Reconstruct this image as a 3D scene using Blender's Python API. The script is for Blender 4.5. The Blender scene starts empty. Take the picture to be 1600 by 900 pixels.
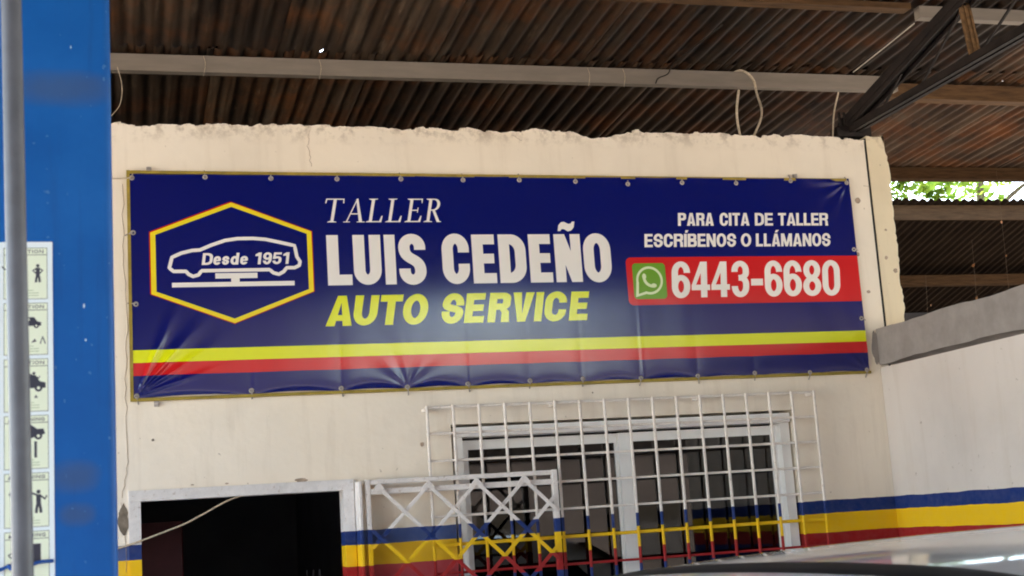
import bpy, math, random
import numpy as np
from mathutils import Vector, Matrix
R = math.radians
random.seed(7)
S = bpy.context.scene
C = S.collection

# ---------------------------------------------------------------- camera
yaw, pitch, roll = R(16.19), R(9.7), R(-3.74)
fw = Vector((math.sin(yaw), math.cos(yaw), 0)); rt = Vector((math.cos(yaw), -math.sin(yaw), 0)); up = Vector((0, 0, 1))
f2 = fw * math.cos(pitch) + up * math.sin(pitch); u2 = up * math.cos(pitch) - fw * math.sin(pitch)
r3 = rt * math.cos(roll) + u2 * math.sin(roll); u3 = u2 * math.cos(roll) - rt * math.sin(roll)
cd = bpy.data.cameras.new('camera'); cam = bpy.data.objects.new('camera', cd); C.objects.link(cam)
M = Matrix((r3, u3, -f2)).transposed().to_4x4(); M.translation = (0, -6.3, 1.8)
cam.matrix_world = M
cd.sensor_width = 36; cd.lens = 48.375; cd.clip_start = .05; cd.clip_end = 2000
cd.dof.use_dof = True; cd.dof.focus_distance = 6.9; cd.dof.aperture_fstop = 11
S.camera = cam
# ---------------------------------------------------------------- world, sun, exposure
SUN_EL, SUN_AZ = R(58), R(12)          # sun stands behind the workshop
w = bpy.data.worlds.new('World'); S.world = w; w.use_nodes = True
nt = w.node_tree; bg = nt.nodes['Background']
sky = nt.nodes.new('ShaderNodeTexSky'); sky.sky_type = 'NISHITA'; sky.sun_disc = False
sky.sun_elevation = SUN_EL; sky.sun_rotation = SUN_AZ; sky.dust_density = 2.5; sky.air_density = 1.2
nt.links.new(sky.outputs[0], bg.inputs[0]); bg.inputs[1].default_value = .13
sl = bpy.data.lights.new('sun', 'SUN'); sl.energy = 4.0; sl.angle = R(.5); sl.color = (1, .94, .84)
so = bpy.data.objects.new('sun', sl); C.objects.link(so)
sd = Vector((math.sin(SUN_AZ) * math.cos(SUN_EL), math.cos(SUN_AZ) * math.cos(SUN_EL), math.sin(SUN_EL)))
so.rotation_euler = sd.to_track_quat('Z', 'Y').to_euler()
S.view_settings.view_transform = 'Standard'; S.view_settings.look = 'None'
S.view_settings.exposure = 3.85; S.view_settings.gamma = 1
S.cycles.use_denoising = True; S.cycles.filter_width = 1.9
S.cycles.max_bounces = 10; S.cycles.diffuse_bounces = 6

# ---------------------------------------------------------------- helpers
class MB:
    def __init__(s): s.v = []; s.f = []; s.m = []; s.sm = []
    def add(s, vs, fs, mat=0, smooth=False):
        b = len(s.v); s.v += [tuple(x) for x in vs]
        for f in fs: s.f.append(tuple(b + i for i in f)); s.m.append(mat); s.sm.append(smooth)
        return s
    def box(s, x0, x1, y0, y1, z0, z1, mat=0):
        vs = [(x, y, z) for x in (x0, x1) for y in (y0, y1) for z in (z0, z1)]
        return s.add(vs, [(0, 1, 3, 2), (4, 6, 7, 5), (0, 4, 5, 1), (2, 3, 7, 6), (0, 2, 6, 4), (1, 5, 7, 3)], mat)
    def bevel_box(s, x0, x1, y0, y1, z0, z1, b, axis='z', n=4):
        # box with rounded long edges along axis
        def ring(a0, a1, b0, b1):
            o = []
            for (cx, cy, st) in ((a1 - b, b1 - b, 0), (a0 + b, b1 - b, 90), (a0 + b, b0 + b, 180), (a1 - b, b0 + b, 270)):
                for k in range(n + 1):
                    t = R(st + 90 * k / n); o.append((cx + b * math.cos(t), cy + b * math.sin(t)))
            return o
        if axis == 'z': rg = ring(x0, x1, y0, y1); P = lambda p, t: (p[0], p[1], t); r0, r1 = z0, z1
        elif axis == 'x': rg = ring(y0, y1, z0, z1); P = lambda p, t: (t, p[0], p[1]); r0, r1 = x0, x1
        else: rg = ring(z0, z1, x0, x1); P = lambda p, t: (p[1], t, p[0]); r0, r1 = y0, y1
        k = len(rg)
        vs = [P(p, r0) for p in rg] + [P(p, r1) for p in rg]
        s.add(vs, [(i, (i + 1) % k, k + (i + 1) % k, k + i) for i in range(k)], 0, True)
        return s.add(vs, [tuple(range(k - 1, -1, -1)), tuple(range(k, 2 * k))])
    def tube(s, pts, r, n=8, cap=True, smooth=True):
        pts = [Vector(p) for p in pts]; rs = r if isinstance(r, (list, tuple)) else [r] * len(pts)
        t0 = (pts[1] - pts[0]).normalized(); a = t0.orthogonal().normalized(); vs = []
        for i, p in enumerate(pts):
            t = (pts[min(i + 1, len(pts) - 1)] - pts[max(i - 1, 0)]).normalized()
            a = (a - t * a.dot(t)).normalized(); b = t.cross(a)
            for k in range(n):
                q = 2 * math.pi * k / n; vs.append(p + (a * math.cos(q) + b * math.sin(q)) * rs[i])
        m = len(pts)
        s.add(vs, [(i * n + k, i * n + (k + 1) % n, (i + 1) * n + (k + 1) % n, (i + 1) * n + k) for i in range(m - 1) for k in range(n)], 0, smooth)
        if cap: s.add(vs[:n], [tuple(range(n - 1, -1, -1))]); s.add(vs[-n:], [tuple(range(n))])
        return s
    def bar(s, p, q, wd, th, nrm=(0, -1, 0)):
        p, q = Vector(p), Vector(q); t = (q - p).normalized(); n = Vector(nrm); n = (n - t * n.dot(t)).normalized(); b = t.cross(n)
        vs = [e + b * (i * wd / 2) + n * (j * th / 2) for e in (p, q) for i in (-1, 1) for j in (-1, 1)]
        return s.add(vs, [(0, 1, 3, 2), (4, 6, 7, 5), (0, 4, 5, 1), (2, 3, 7, 6), (0, 2, 6, 4), (1, 5, 7, 3)])
    def prism(s, poly, y0, y1, mat=0):       # polygon in XZ swept along Y
        n = len(poly); vs = [(x, y0, z) for x, z in poly] + [(x, y1, z) for x, z in poly]
        return s.add(vs, [tuple(range(n)), tuple(range(2 * n - 1, n - 1, -1))] + [(i, i + n, (i + 1) % n + n, (i + 1) % n) for i in range(n)], mat)
    def mesh(s, name, mats):
        me = bpy.data.meshes.new(name); me.from_pydata(s.v, [], s.f)
        for m in (mats if isinstance(mats, (list, tuple)) else [mats]): me.materials.append(m)
        me.polygons.foreach_set('material_index', s.m); me.polygons.foreach_set('use_smooth', s.sm)
        import bmesh
        bm = bmesh.new(); bm.from_mesh(me); bmesh.ops.recalc_face_normals(bm, faces=bm.faces); bm.to_mesh(me); bm.free()
        me.update(); return me
    def build(s, name, mats, parent=None, **k):
        o = bpy.data.objects.new(name, s.mesh(name, mats)); C.objects.link(o)
        if parent is not None: o.parent = parent
        for a, b in k.items(): o[a] = b
        return o
def thing(name, label, cat, group=None, loc=(0, 0, 0), rz=0):
    o = bpy.data.objects.new(name, None); C.objects.link(o); o.empty_display_size = .1
    o.location = loc; o.rotation_euler = (0, 0, rz); o['label'] = label; o['category'] = cat
    if group: o['group'] = group
    return o
def place(name, me, parent=None, loc=(0, 0, 0), rot=(0, 0, 0), sc=(1, 1, 1), **k):
    o = bpy.data.objects.new(name, me); C.objects.link(o); o.location = loc; o.rotation_euler = rot; o.scale = sc
    if parent is not None: o.parent = parent
    for a, b in k.items(): o[a] = b
    return o
def nz(*a): # cheap value noise, 1D
    x, sd_ = a; i = math.floor(x); f = x - i; f = f * f * (3 - 2 * f)
    h = lambda n: (math.sin(n * 127.1 + sd_ * 311.7) * 43758.5453) % 1
    return h(i) * (1 - f) + h(i + 1) * f

# ---------------------------------------------------------------- materials
class NT:
    def __init__(s, name):
        s.m = bpy.data.materials.new(name); s.m.use_nodes = True; s.t = s.m.node_tree; s.b = s.t.nodes['Principled BSDF']
    def n(s, k, **kw):
        x = s.t.nodes.new('ShaderNode' + k)
        for a, b in kw.items(): setattr(x, a, b)
        return x
    def l(s, a, b): s.t.links.new(a, b)
    def geo(s): return s.n('NewGeometry').outputs['Position']
    def noise(s, vec, scale, detail=4, rough=.6, stretch=None, off=None):
        if stretch or off is not None:
            mp = s.n('Mapping'); s.l(vec, mp.inputs[0])
            if stretch: mp.inputs['Scale'].default_value = stretch
            if off is not None: s.l(off, mp.inputs['Location'])
            vec = mp.outputs[0]
        x = s.n('TexNoise'); x.inputs['Scale'].default_value = scale; x.inputs['Detail'].default_value = detail; x.inputs['Roughness'].default_value = rough
        s.l(vec, x.inputs['Vector']); return x.outputs['Fac']
    def ramp(s, fac, stops, const=False):
        r = s.n('ValToRGB'); e = r.color_ramp.elements
        if const: r.color_ramp.interpolation = 'CONSTANT'
        while len(e) < len(stops): e.new(.5)
        for i, (p, c) in enumerate(stops): e[i].position = p; e[i].color = (*c, 1) if len(c) == 3 else c
        s.l(fac, r.inputs[0]); return r.outputs[0]
    def mix(s, f, a, b, mode='MIX'):
        x = s.n('MixRGB', blend_type=mode)
        for i, q in enumerate((f, a, b)):
            if isinstance(q, (int, float)): x.inputs[i].default_value = q
            elif isinstance(q, tuple): x.inputs[i].default_value = (*q, 1)
            else: s.l(q, x.inputs[i])
        return x.outputs[0]
    def math(s, op, a, b=0.0, c=0.0):
        x = s.n('Math', operation=op)
        for i, q in enumerate((a, b, c)):
            if isinstance(q, (int, float)): x.inputs[i].default_value = q
            else: s.l(q, x.inputs[i])
        return x.outputs[0]
    def bump(s, h, st=.3, d=.01):
        x = s.n('Bump'); x.inputs['Strength'].default_value = st; x.inputs['Distance'].default_value = d
        s.l(h, x.inputs['Height']); s.l(x.outputs[0], s.b.inputs['Normal'])
    def base(s, c, rough=.6, spec=.5, metal=0):
        if isinstance(c, tuple): s.b.inputs['Base Color'].default_value = (*c, 1)
        else: s.l(c, s.b.inputs['Base Color'])
        s.b.inputs['Roughness'].default_value = rough; s.b.inputs['Specular IOR Level'].default_value = spec; s.b.inputs['Metallic'].default_value = metal
        return s.m
def plain(name, c, rough=.6, spec=.5, metal=0, var=.25, scale=12, bump=0, stretch=None):
    t = NT(name); p = t.geo(); n = t.noise(p, scale, 5, .6, stretch)
    lo = tuple(x * (1 - var) for x in c); hi = tuple(min(1, x * (1 + var)) for x in c)
    t.base(t.ramp(n, [(.3, lo), (.7, hi)]), rough, spec, metal)
    if bump: t.bump(n, .5, bump)
    return t.m

BLUE, YEL, RED = (.005, .028, .155), (.82, .50, .004), (.32, .010, .012)
def striped(name, top, low, rough=.7, plaster=False, wob=.003, veil=0.0):
    t = NT(name); p = t.geo(); sp = t.n('SeparateXYZ'); t.l(p, sp.inputs[0])
    wn = t.noise(p, 6, 3); z = t.math('ADD', sp.outputs[2], t.math('MULTIPLY', t.math('SUBTRACT', wn, .5), wob * 4))
    fac = t.math('DIVIDE', z, 4.0)
    bands = t.ramp(fac, [(0, BLUE), (1.575 / 4, RED), (1.652 / 4, YEL), (1.735 / 4, BLUE), (1.814 / 4, (1, 1, 1))], True)
    m1 = t.noise(p, 1.3, 5, .6); m2 = t.noise(p, 22, 5, .7)
    if plaster:
        tc = t.ramp(m1, [(.25, tuple(c * .86 for c in top)), (.5, top), (.8, tuple(min(1, c * 1.07) for c in top))])
        # faint vertical dirt runs and blotches
        dr = t.noise(p, 1.0, 6, .65, (9, 9, .9)); tc = t.mix(t.ramp(dr, [(.52, (0, 0, 0)), (.85, (.42, .42, .42))]), tc, (.42, .33, .24))
        sp2 = t.noise(p, 30, 2, .5); tc = t.mix(t.ramp(sp2, [(.72, (0, 0, 0)), (.78, (.55, .55, .55))]), tc, (.25, .19, .14))
        # yellowed, more soiled plaster in patches
        tc = t.mix(t.ramp(t.noise(p, .7, 3, .5), [(.35, (0, 0, 0)), (.75, (.45, .45, .45))]), tc, tuple(a * b for a, b in zip(top, (.97, .88, .74))))
        mr = t.n('MapRange'); mr.inputs[1].default_value = 3.62; mr.inputs[2].default_value = 3.725; t.l(sp.outputs[2], mr.inputs[0])
        edge = t.math('MULTIPLY', mr.outputs[0], t.ramp(t.noise(p, 14, 5, .7), [(.48, (0, 0, 0)), (.62, (.75, .75, .75))])); tc = t.mix(edge, tc, (.33, .25, .18))
    else:
        tc = t.ramp(m2, [(.3, tuple(c * .85 for c in top)), (.6, top)])
        tc = t.mix(t.ramp(t.noise(p, 55, 5, .75), [(.58, (0, 0, 0)), (.70, (.6, .6, .6))]), tc, (.30, .19, .12))
    istop = t.math('GREATER_THAN', z, 1.814)
    band2 = bands
    if veil:  # glare veil painted into the stripes: paler blue and red towards the door
        fx = t.n('MapRange'); fx.inputs[1].default_value = 1.4; fx.inputs[2].default_value = 2.6; fx.inputs[3].default_value = veil; fx.inputs[4].default_value = 0
        t.l(sp.outputs[0], fx.inputs[0]); veiled = t.ramp(fac, [(0, (.10, .15, .34)), (1.575 / 4, (.50, .08, .10)), (1.652 / 4, (.85, .52, .03)), (1.735 / 4, (.085, .135, .33)), (1.814 / 4, (1, 1, 1))], True); band2 = t.mix(fx.outputs[0], band2, veiled)
    band2 = t.mix(t.ramp(m2, [(.35, (0, 0, 0)), (.9, (.10, .10, .10))]), band2, (.5, .42, .36))
    col = t.mix(istop, band2, tc)
    t.base(col, rough, .18)
    if plaster:
        h = t.math('ADD', t.math('MULTIPLY', m1, 1.5), t.math('MULTIPLY', t.noise(p, 28, 4, .7), .09)); t.bump(h, .45, .025)
    else: t.bump(m2, .2, .002)
    return t.m
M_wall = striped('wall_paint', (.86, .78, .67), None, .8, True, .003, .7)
M_side = striped('side_wall_paint', (.66, .60, .56), None, .8, True)
M_pier = striped('pier_paint', (.78, .68, .50), None, .8, True)
M_bar = striped('bar_paint', (.82, .75, .69), None, .5)
M_gate = striped('gate_paint', (.78, .73, .70), None, .5)
M_frame = striped('door_frame_paint', (.74, .71, .70), None, .5)
M_alu = plain('white_aluminium', (.88, .865, .845), .35, .5, 0, .05, 4)
M_conc = plain('bare_concrete', (.30, .268, .25), .9, .2, 0, .16, 9, .01)
M_mortar = plain('broken_mortar', (.20, .165, .13), .9, .2, 0, .4, 20, .01)
M_chip = plain('worn_plaster', (.40, .31, .235), .9, .2, 0, .35, 40, .004)
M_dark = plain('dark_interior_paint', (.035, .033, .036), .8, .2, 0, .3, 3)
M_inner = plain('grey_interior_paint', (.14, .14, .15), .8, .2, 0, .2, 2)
M_maroon = plain('maroon_paint', (.13, .014, .018), .5, .4, 0, .2, 5)
M_floor = plain('concrete_floor', (.33, .29, .24), .85, .3, 0, .3, 1.2)
M_purlin = plain('galvanised_channel', (.21, .175, .14), .5, .5, 0, .12, 5, 0, (1, 6, 6))
M_wood = plain('old_timber', (.095, .048, .018), .8, .25, 0, .45, 6, .004, (1, 9, 9))
M_wood2 = plain('dark_timber', (.045, .024, .011), .9, .05, 0, .45, 6, .004, (1, 9, 9))
M_steel = plain('rusty_truss_steel', (.014, .009, .007), .7, .3, 0, .5, 14)
M_post = plain('rusty_angle_steel', (.14, .075, .03), .7, .3, 0, .5, 30)
M_rope = plain('pale_rope', (.50, .41, .30), .8, .2, 0, .3, 80)
M_wire = plain('dark_wire', (.02, .015, .012), .6, .3)
M_lap = plain('lap_highlight_zinc', (.55, .50, .42), .45, .5)  # pale tone imitates light catching a roof sheet lap
M_gold = plain('yellow_frame_paint', (.30, .22, .03), .55, .4, 0, .3, 14)
M_grom = plain('steel_grommet', (.42, .38, .36), .4, .5, .4, .2, 60)
M_tie = plain('grey_tie', (.34, .30, .28), .7, .3)
M_rubber = plain('black_rubber', (.012, .012, .013), .6, .4)
M_pole = plain('grey_pole_paint', (.105, .11, .13), .45, .4, 0, .2, 16)
M_leafdry = plain('dry_leaf', (.28, .13, .05), .8, .2)
M_thread = plain('cobweb', (.09, .055, .03), .8, .2)

t = NT('corrugated_rusty_zinc')
tc = t.n('TexCoord').outputs['Object']; oi = t.n('ObjectInfo'); rnd = oi.outputs['Random']
cmb = t.n('CombineXYZ'); t.l(t.math('MULTIPLY', rnd, 37.0), cmb.inputs[0]); t.l(t.math('MULTIPLY', rnd, 91.0), cmb.inputs[1])
a = t.noise(tc, 1.0, 6, .65, (7, .9, 1), cmb.outputs[0]); b = t.noise(tc, 1.0, 6, .7, (2.2, 2.2, 1), cmb.outputs[0]); c_ = t.noise(tc, 1.0, 4, .7, (26, 2.5, 1), cmb.outputs[0])
g = t.ramp(a, [(.28, (.012, .006, .003)), (.5, (.050, .030, .017)), (.72, (.105, .076, .052))])
g = t.mix(t.ramp(b, [(.47, (0, 0, 0)), (.64, (.8, .8, .8))]), g, (.13, .045, .012))
g = t.mix(t.ramp(c_, [(.56, (0, 0, 0)), (.72, (.5, .5, .5))]), g, (.22, .16, .11))
g = t.mix(t.ramp(b, [(.25, (.8, .8, .8)), (.38, (0, 0, 0))]), g, (.02, .012, .009))
hs = t.n('HueSaturation'); hs.inputs['Saturation'].default_value = 1; t.l(t.math('ADD', t.math('MULTIPLY', rnd, .95), .42), hs.inputs['Value']); t.l(g, hs.inputs['Color'])
g2 = t.mix(1.0, hs.outputs[0], t.ramp(t.noise(t.geo(), 1.1, 4, .6), [(.33, (.5, .5, .5)), (.68, (1.35, 1.3, 1.2))]), 'MULTIPLY'); t.base(g2, .6, .25); t.bump(b, .15, .004); M_zn = t.m
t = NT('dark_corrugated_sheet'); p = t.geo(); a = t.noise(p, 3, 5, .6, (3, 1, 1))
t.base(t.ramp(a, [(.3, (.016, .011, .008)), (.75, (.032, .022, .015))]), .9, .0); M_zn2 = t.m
t = NT('window_glass')
t.base((.006, .006, .007), .03, .8); t.b.inputs['Transmission Weight'].default_value = .0; M_glass_dark = t.m
# real see-through pane: glossy reflection over transparency
def glass(name, tint, refl=1.5):
    t = NT(name); gl = t.n('BsdfGlossy'); gl.inputs['Roughness'].default_value = .02; gl.inputs['Color'].default_value = (1, 1, 1, 1)
    tr = t.n('BsdfTransparent'); tr.inputs['Color'].default_value = (*tint, 1)
    fr = t.n('Fresnel'); fr.inputs['IOR'].default_value = refl; mx = t.n('MixShader')
    t.l(fr.outputs[0], mx.inputs[0]); t.l(tr.outputs[0], mx.inputs[1]); t.l(gl.outputs[0], mx.inputs[2])
    t.l(mx.outputs[0], t.t.nodes['Material Output'].inputs[0]); return t.m
M_glass = glass('tinted_window_glass', (.24, .22, .22), 1.62)
M_carglass = glass('tinted_car_glass', (.12, .13, .13), 1.6)

t = NT('lift_blue_paint'); p = t.geo(); sp = t.n('SeparateXYZ'); t.l(p, sp.inputs[0])
base = t.ramp(t.noise(p, 5, 5, .6), [(.25, (.003, .078, .31)), (.5, (.004, .095, .36)), (.8, (.010, .12, .42))])
def smudge(x, z, sx, sz):
    dx = t.math('DIVIDE', t.math('SUBTRACT', sp.outputs[0], x), sx); dz = t.math('DIVIDE', t.math('SUBTRACT', sp.outputs[2], z), sz)
    d = t.math('ADD', t.math('POWER', t.math('ABSOLUTE', dx), 3), t.math('POWER', t.math('ABSOLUTE', dz), 2.0))
    d = t.math('ADD', d, t.math('MULTIPLY', t.noise(p, 45, 3), .5))
    mr = t.n('MapRange'); mr.inputs[1].default_value = .3; mr.inputs[2].default_value = 1.5; mr.inputs[3].default_value = .6; mr.inputs[4].default_value = 0; t.l(d, mr.inputs[0]); return mr.outputs[0]
for s_ in ((-.085, 2.575, .085, .033), (-.072, 1.920, .040, .028), (-.07, 1.86, .03, .02)):
    base = t.mix(smudge(*s_), base, (.055, .085, .16))
gr_ = t.noise(p, 1, 6, .7, (38, 38, 2.2)); base = t.mix(t.ramp(gr_, [(.52, (0, 0, 0)), (.78, (.45, .45, .45))]), base, (.012, .045, .15))
for s_ in ((-.0555, 2.200, .0016, .0038), (-.0535, 2.143, .0013, .0022), (-.072, 2.648, .0010, .0028)):
    dx = t.math('DIVIDE', t.math('SUBTRACT', sp.outputs[0], s_[0]), s_[2]); dz = t.math('DIVIDE', t.math('SUBTRACT', sp.outputs[2], s_[1]), s_[3])
    base = t.mix(t.math('LESS_THAN', t.math('ADD', t.math('MULTIPLY', dx, dx), t.math('MULTIPLY', dz, dz)), 1.0), base, (.45, .58, .70))
specks = t.noise(p, 85, 2, .5); base = t.mix(t.ramp(specks, [(.72, (0, 0, 0)), (.74, (.6, .6, .6))]), base, (.10, .22, .45))
t.base(base, .45, .2); M_lift = t.m

# ---------------------------------------------------------------- lettering engine (outlines drawn into a print)
def arc(cx, cy, rx, ry, a0, a1, n=16):
    return [(cx + rx * math.cos(R(a0 + (a1 - a0) * i / n)), cy + ry * math.sin(R(a0 + (a1 - a0) * i / n))) for i in range(n + 1)]
def rib(path, v, h, closed=False):
    P = np.array(path, float); n = len(P)
    if closed: T = np.roll(P, -1, 0) - np.roll(P, 1, 0)
    else: T = np.gradient(P, axis=0)
    T /= np.maximum(np.hypot(T[:, 0], T[:, 1]), 1e-9)[:, None]; N = np.stack([-T[:, 1], T[:, 0]], 1)
    a, b = v / 2, h / 2; q = np.sqrt((a * N[:, 0]) ** 2 + (b * N[:, 1]) ** 2)[:, None]
    O = N * np.array([a * a, b * b]) / q
    if closed: return [(P + O).tolist(), (P - O).tolist()]
    return [(P + O).tolist() + (P - O)[::-1].tolist()]
def rc(x0, y0, x1, y1): return [[(x0, y0), (x1, y0), (x1, y1), (x0, y1)]]
def bowl(x0, y0, x1, y1, v, h):
    def lp(a, b, c, d, r, q): return [(a, b), (a, d)] + arc(c - r, d - q, r, q, 90, 0) + arc(c - r, b + q, r, q, 0, -90)
    r = min((x1 - x0) * .55, (y1 - y0) * .45); q = min((y1 - y0) * .33, r * 1.1)
    return [('+', [lp(x0, y0, x1, y1, r, q)]), ('-', [lp(x0 + v, y0 + h, x1 - v, y1 - h, max(r - v * .8, .01), max(q - h * .75, .01))])]
def opath(x0, y0, x1, y1, v, h):
    rx = (x1 - x0 - v) / 2; ry = min((y1 - y0 - h) / 2, max(rx * 1.35, .12)); cx = (x0 + x1) / 2
    top, bot = y1 - h / 2 - ry, y0 + h / 2 + ry
    return arc(cx, top, rx, ry, 0, 180, 20) + [(cx - rx, (top + bot) / 2)] * (1 if top - bot > .05 else 0) + arc(cx, bot, rx, ry, 180, 360, 20) + [(cx + rx, (top + bot) / 2)] * (1 if top - bot > .05 else 0)
def spath(x0, y0, x1, y1, v, h):
    rx = (x1 - x0 - v) / 2; H = y1 - y0; ry = min(H * .25, max(rx * 1.1, .1)); cx = (x0 + x1) / 2; l, r = cx - rx, cx + rx
    up_ = arc(cx, y1 - h / 2 - ry, rx, ry, 0, 180, 16); dn = arc(cx, y0 + h / 2 + ry, rx, ry, 0, -180, 16)
    A, D = (l, y1 - h / 2 - ry), (r, y0 + h / 2 + ry); k = (A[1] - D[1]); B_, C_ = (l, A[1] - k * .62), (r, D[1] + k * .62)
    bz = [tuple((1 - q) ** 3 * A[j] + 3 * (1 - q) ** 2 * q * B_[j] + 3 * (1 - q) * q * q * C_[j] + q ** 3 * D[j] for j in (0, 1)) for q in [i / 14 for i in range(1, 14)]]
    return [(r, y1 - h / 2 - ry - .05 * H)] + up_ + bz + dn + [(l, y0 + h / 2 + ry + .05 * H)]
def glyph(c, W, v, h):
    g = []
    if c in 'ÍÁ':
        b_ = glyph({'Í': 'I', 'Á': 'A'}[c], W, v, h); return b_ + [('+', [[(W * .38, 1.07), (W * .38 + v * .8, 1.07), (W * .5 + v * 1.1, 1.27), (W * .5 + v * .05, 1.27)]])]
    if c == 'I': return [('+', rc(0, 0, W, 1))]
    if c == 'L': return [('+', rc(0, 0, v, 1)), ('+', rc(0, 0, W, h * 1.02))]
    if c == 'E': return [('+', rc(0, 0, v, 1)), ('+', rc(0, 0, W, h)), ('+', rc(0, 1 - h, W * .97, 1)), ('+', rc(0, .5 - h * .47, W * .93, .5 + h * .5))]
    if c == 'T': return [('+', rc(0, 1 - h, W, 1)), ('+', rc(W / 2 - v / 2, 0, W / 2 + v / 2, 1))]
    if c == 'U':
        rx = (W - v) / 2; ry = max(rx * 1.2, .12); return [('+', rib([(v / 2, 1), (v / 2, .8)] + arc(W / 2, h / 2 + ry, rx, ry, 180, 360, 20) + [(W - v / 2, .8), (W - v / 2, 1)], v, h))]
    if c in 'O0': return [('+', rib(opath(0, -.015, W, 1.015, v, h), v, h, True))]
    if c in 'CG':
        rx = (W - v) / 2; ry = min(max(rx * 1.35, .12), .35 + .015 - h / 2)
        top = arc(W / 2, 1.015 - h / 2 - ry, rx, ry, 0, 180, 20); bot = arc(W / 2, -.015 + h / 2 + ry, rx, ry, 180, 360, 20)
        path = [(W - v / 2, .625), (W - v / 2, .66)] + top + bot + [(W - v / 2, .36), (W - v / 2, .395)]
        g = [('+', rib(path, v, h))]
        if c == 'G': g += [('+', rc(W * .52, .36, W, .52)), ('+', rc(W - v * .6, 0, W, .5))]
        return g
    if c == 'S': return [('+', rib(spath(0, -.015, W, 1.015, v, h), v, h))]
    if c == 'D': return bowl(0, 0, W, 1, v, h)
    if c in 'PR':
        g = bowl(0, .42, W, 1, v, h * .95) + [('+', rc(0, 0, v, 1))]
        if c == 'R': g += [('+', [[(W - v * 1.02, .0), (W + .01, 0), (W - .03, .36)] + [(W - v * .6, .5), (W * .5, .5), (W * .5, .42), (W - v * 1.3, .42), (W - v * 1.05, .33)]])]
        return g
    if c == 'B': return bowl(0, .46, W * .95, 1, v, h * .95) + [('+', rc(0, 0, v, 1))] + [(a, b) for a, b in bowl(0, 0, W, .56, v, h * .95)][:1] + [('-', bowl(0, 0, W, .56, v, h * .95)[1][1])]
    if c == 'A':
        ap = .76; f = lambda y: v * 1.08 + (W / 2 - v * 1.08) * y / ap; y0, y1 = .17, .17 + h * .85
        return [('+', [[(0, 0), (W / 2 - v * .52, 1), (W / 2 + v * .52, 1), (W, 0)]]), ('-', [[(f(0), -.01), (f(y0), y0), (W - f(y0), y0), (W - f(0), -.01)]]), ('-', [[(f(y1), y1), (W / 2, ap), (W - f(y1), y1)]])]
    if c in 'NÑ':
        g = [('+', rc(0, 0, v * .95, 1)), ('+', rc(W - v * .95, 0, W, 1)), ('+', [[(0, 1), (v * 1.02, 1), (W, 0), (W - v * 1.02, 0)]])]
        if c == 'Ñ':
            w0 = W * .50; cx = W * .5
            g += [('+', rib([(cx - w0 * .5 + w0 * i / 16, 1.13 + .035 * math.sin(2 * math.pi * i / 16) + .018 * (i / 8 - 1)) for i in range(17)], v * .5, h * .62)), ('+', [[(cx - w0 * .5, 1.07), (cx - w0 * .5 + v * .25, 1.07), (cx - w0 * .3, 1.17), (cx - w0 * .52, 1.17)]]), ('+', [[(cx + w0 * .5, 1.22), (cx + w0 * .5 - v * .25, 1.22), (cx + w0 * .3, 1.09), (cx + w0 * .52, 1.13)]])]
        return g
    if c == 'M': return [('+', rc(0, 0, v * .9, 1)), ('+', rc(W - v * .9, 0, W, 1)), ('+', [[(0, 1), (v * 1.15, 1), (W / 2 + v * .42, 0), (W / 2 - v * .42, 0)]]), ('+', [[(W, 1), (W - v * 1.15, 1), (W / 2 - v * .42, 0), (W / 2 + v * .42, 0)]])]
    if c == 'V': return [('+', [[(0, 1), (v * 1.08, 1), (W / 2, .27), (W - v * 1.08, 1), (W, 1), (W / 2 + v * .52, 0), (W / 2 - v * .52, 0)]])]
    if c == 'W':
        o = []
        for k in (0, 1): o.append(('+', [[(k * W * .42, 1), (k * W * .42 + v, 1), (k * W * .42 + W * .29, .3), (k * W * .42 + W * .58 - v, 1), (k * W * .42 + W * .58, 1), (k * W * .42 + W * .29 + v / 2, 0), (k * W * .42 + W * .29 - v / 2, 0)]]))
        return o
    if c == '-': return [('+', rc(0, .31, W, .50))]
    if c == '1': return [('+', rc(W - v, 0, W, 1)), ('+', [[(0, .70), (0, .84), (W - v, 1), (W, 1), (W - v * .5, .76), (W - v, .70)]])]
    if c == '4': return [('+', rc(W - v * 1.45, 0, W - v * .45, 1)), ('+', rc(0, .2, W, .2 + h)), ('+', [[(0, .22), (0, .34), (W - v * 1.5, 1), (W - v * .45, 1), (W - v * 1.3, .74), (v * .72, .36), (v * .5, .22)]])]
    if c in '69':
        ring = rib(opath(0, -.015, W, .635, v, h), v, h, True); rx = (W - v) / 2; ry = max(rx * 1.35, .12); cy = 1.015 - h / 2 - ry
        st = rib([(W - v / 2, .69), (W - v / 2, cy - .01)] + arc(W / 2, cy, rx, ry, 4, 180, 18) + [(v / 2, .6), (v / 2, .3)], v, h)
        g = [('+', ring), ('+', st)]
        if c == '9': g = [(a, [[(W - x, 1 - y) for x, y in lp] for lp in b]) for a, b in g]
        return g
    if c == '8': return [('+', rib(opath(W * .03, .45, W * .97, 1.015, v, h * .95), v, h * .95, True)), ('+', rib(opath(0, -.015, W, .56, v, h), v, h, True))]
    if c == '3':
        rx = (W - v) / 2; r1 = .205; r2 = .225
        return [('+', rib([(v / 2, .70)] + arc(W / 2, 1.015 - h / 2 - r1, rx, r1, 180, 0, 18) + [(W - v / 2, .68)] + arc(W / 2, .68, rx, .68 - .54, 0, -80, 8) + [(W * .4, .535)], v, h)),
                ('+', rib([(W * .4, .53)] + arc(W / 2, .36, rx, .17, 80, 0, 8) + arc(W / 2, -.015 + h / 2 + r2, rx, r2, 0, -180, 18) + [(v / 2, .30)], v, h))]
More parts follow.
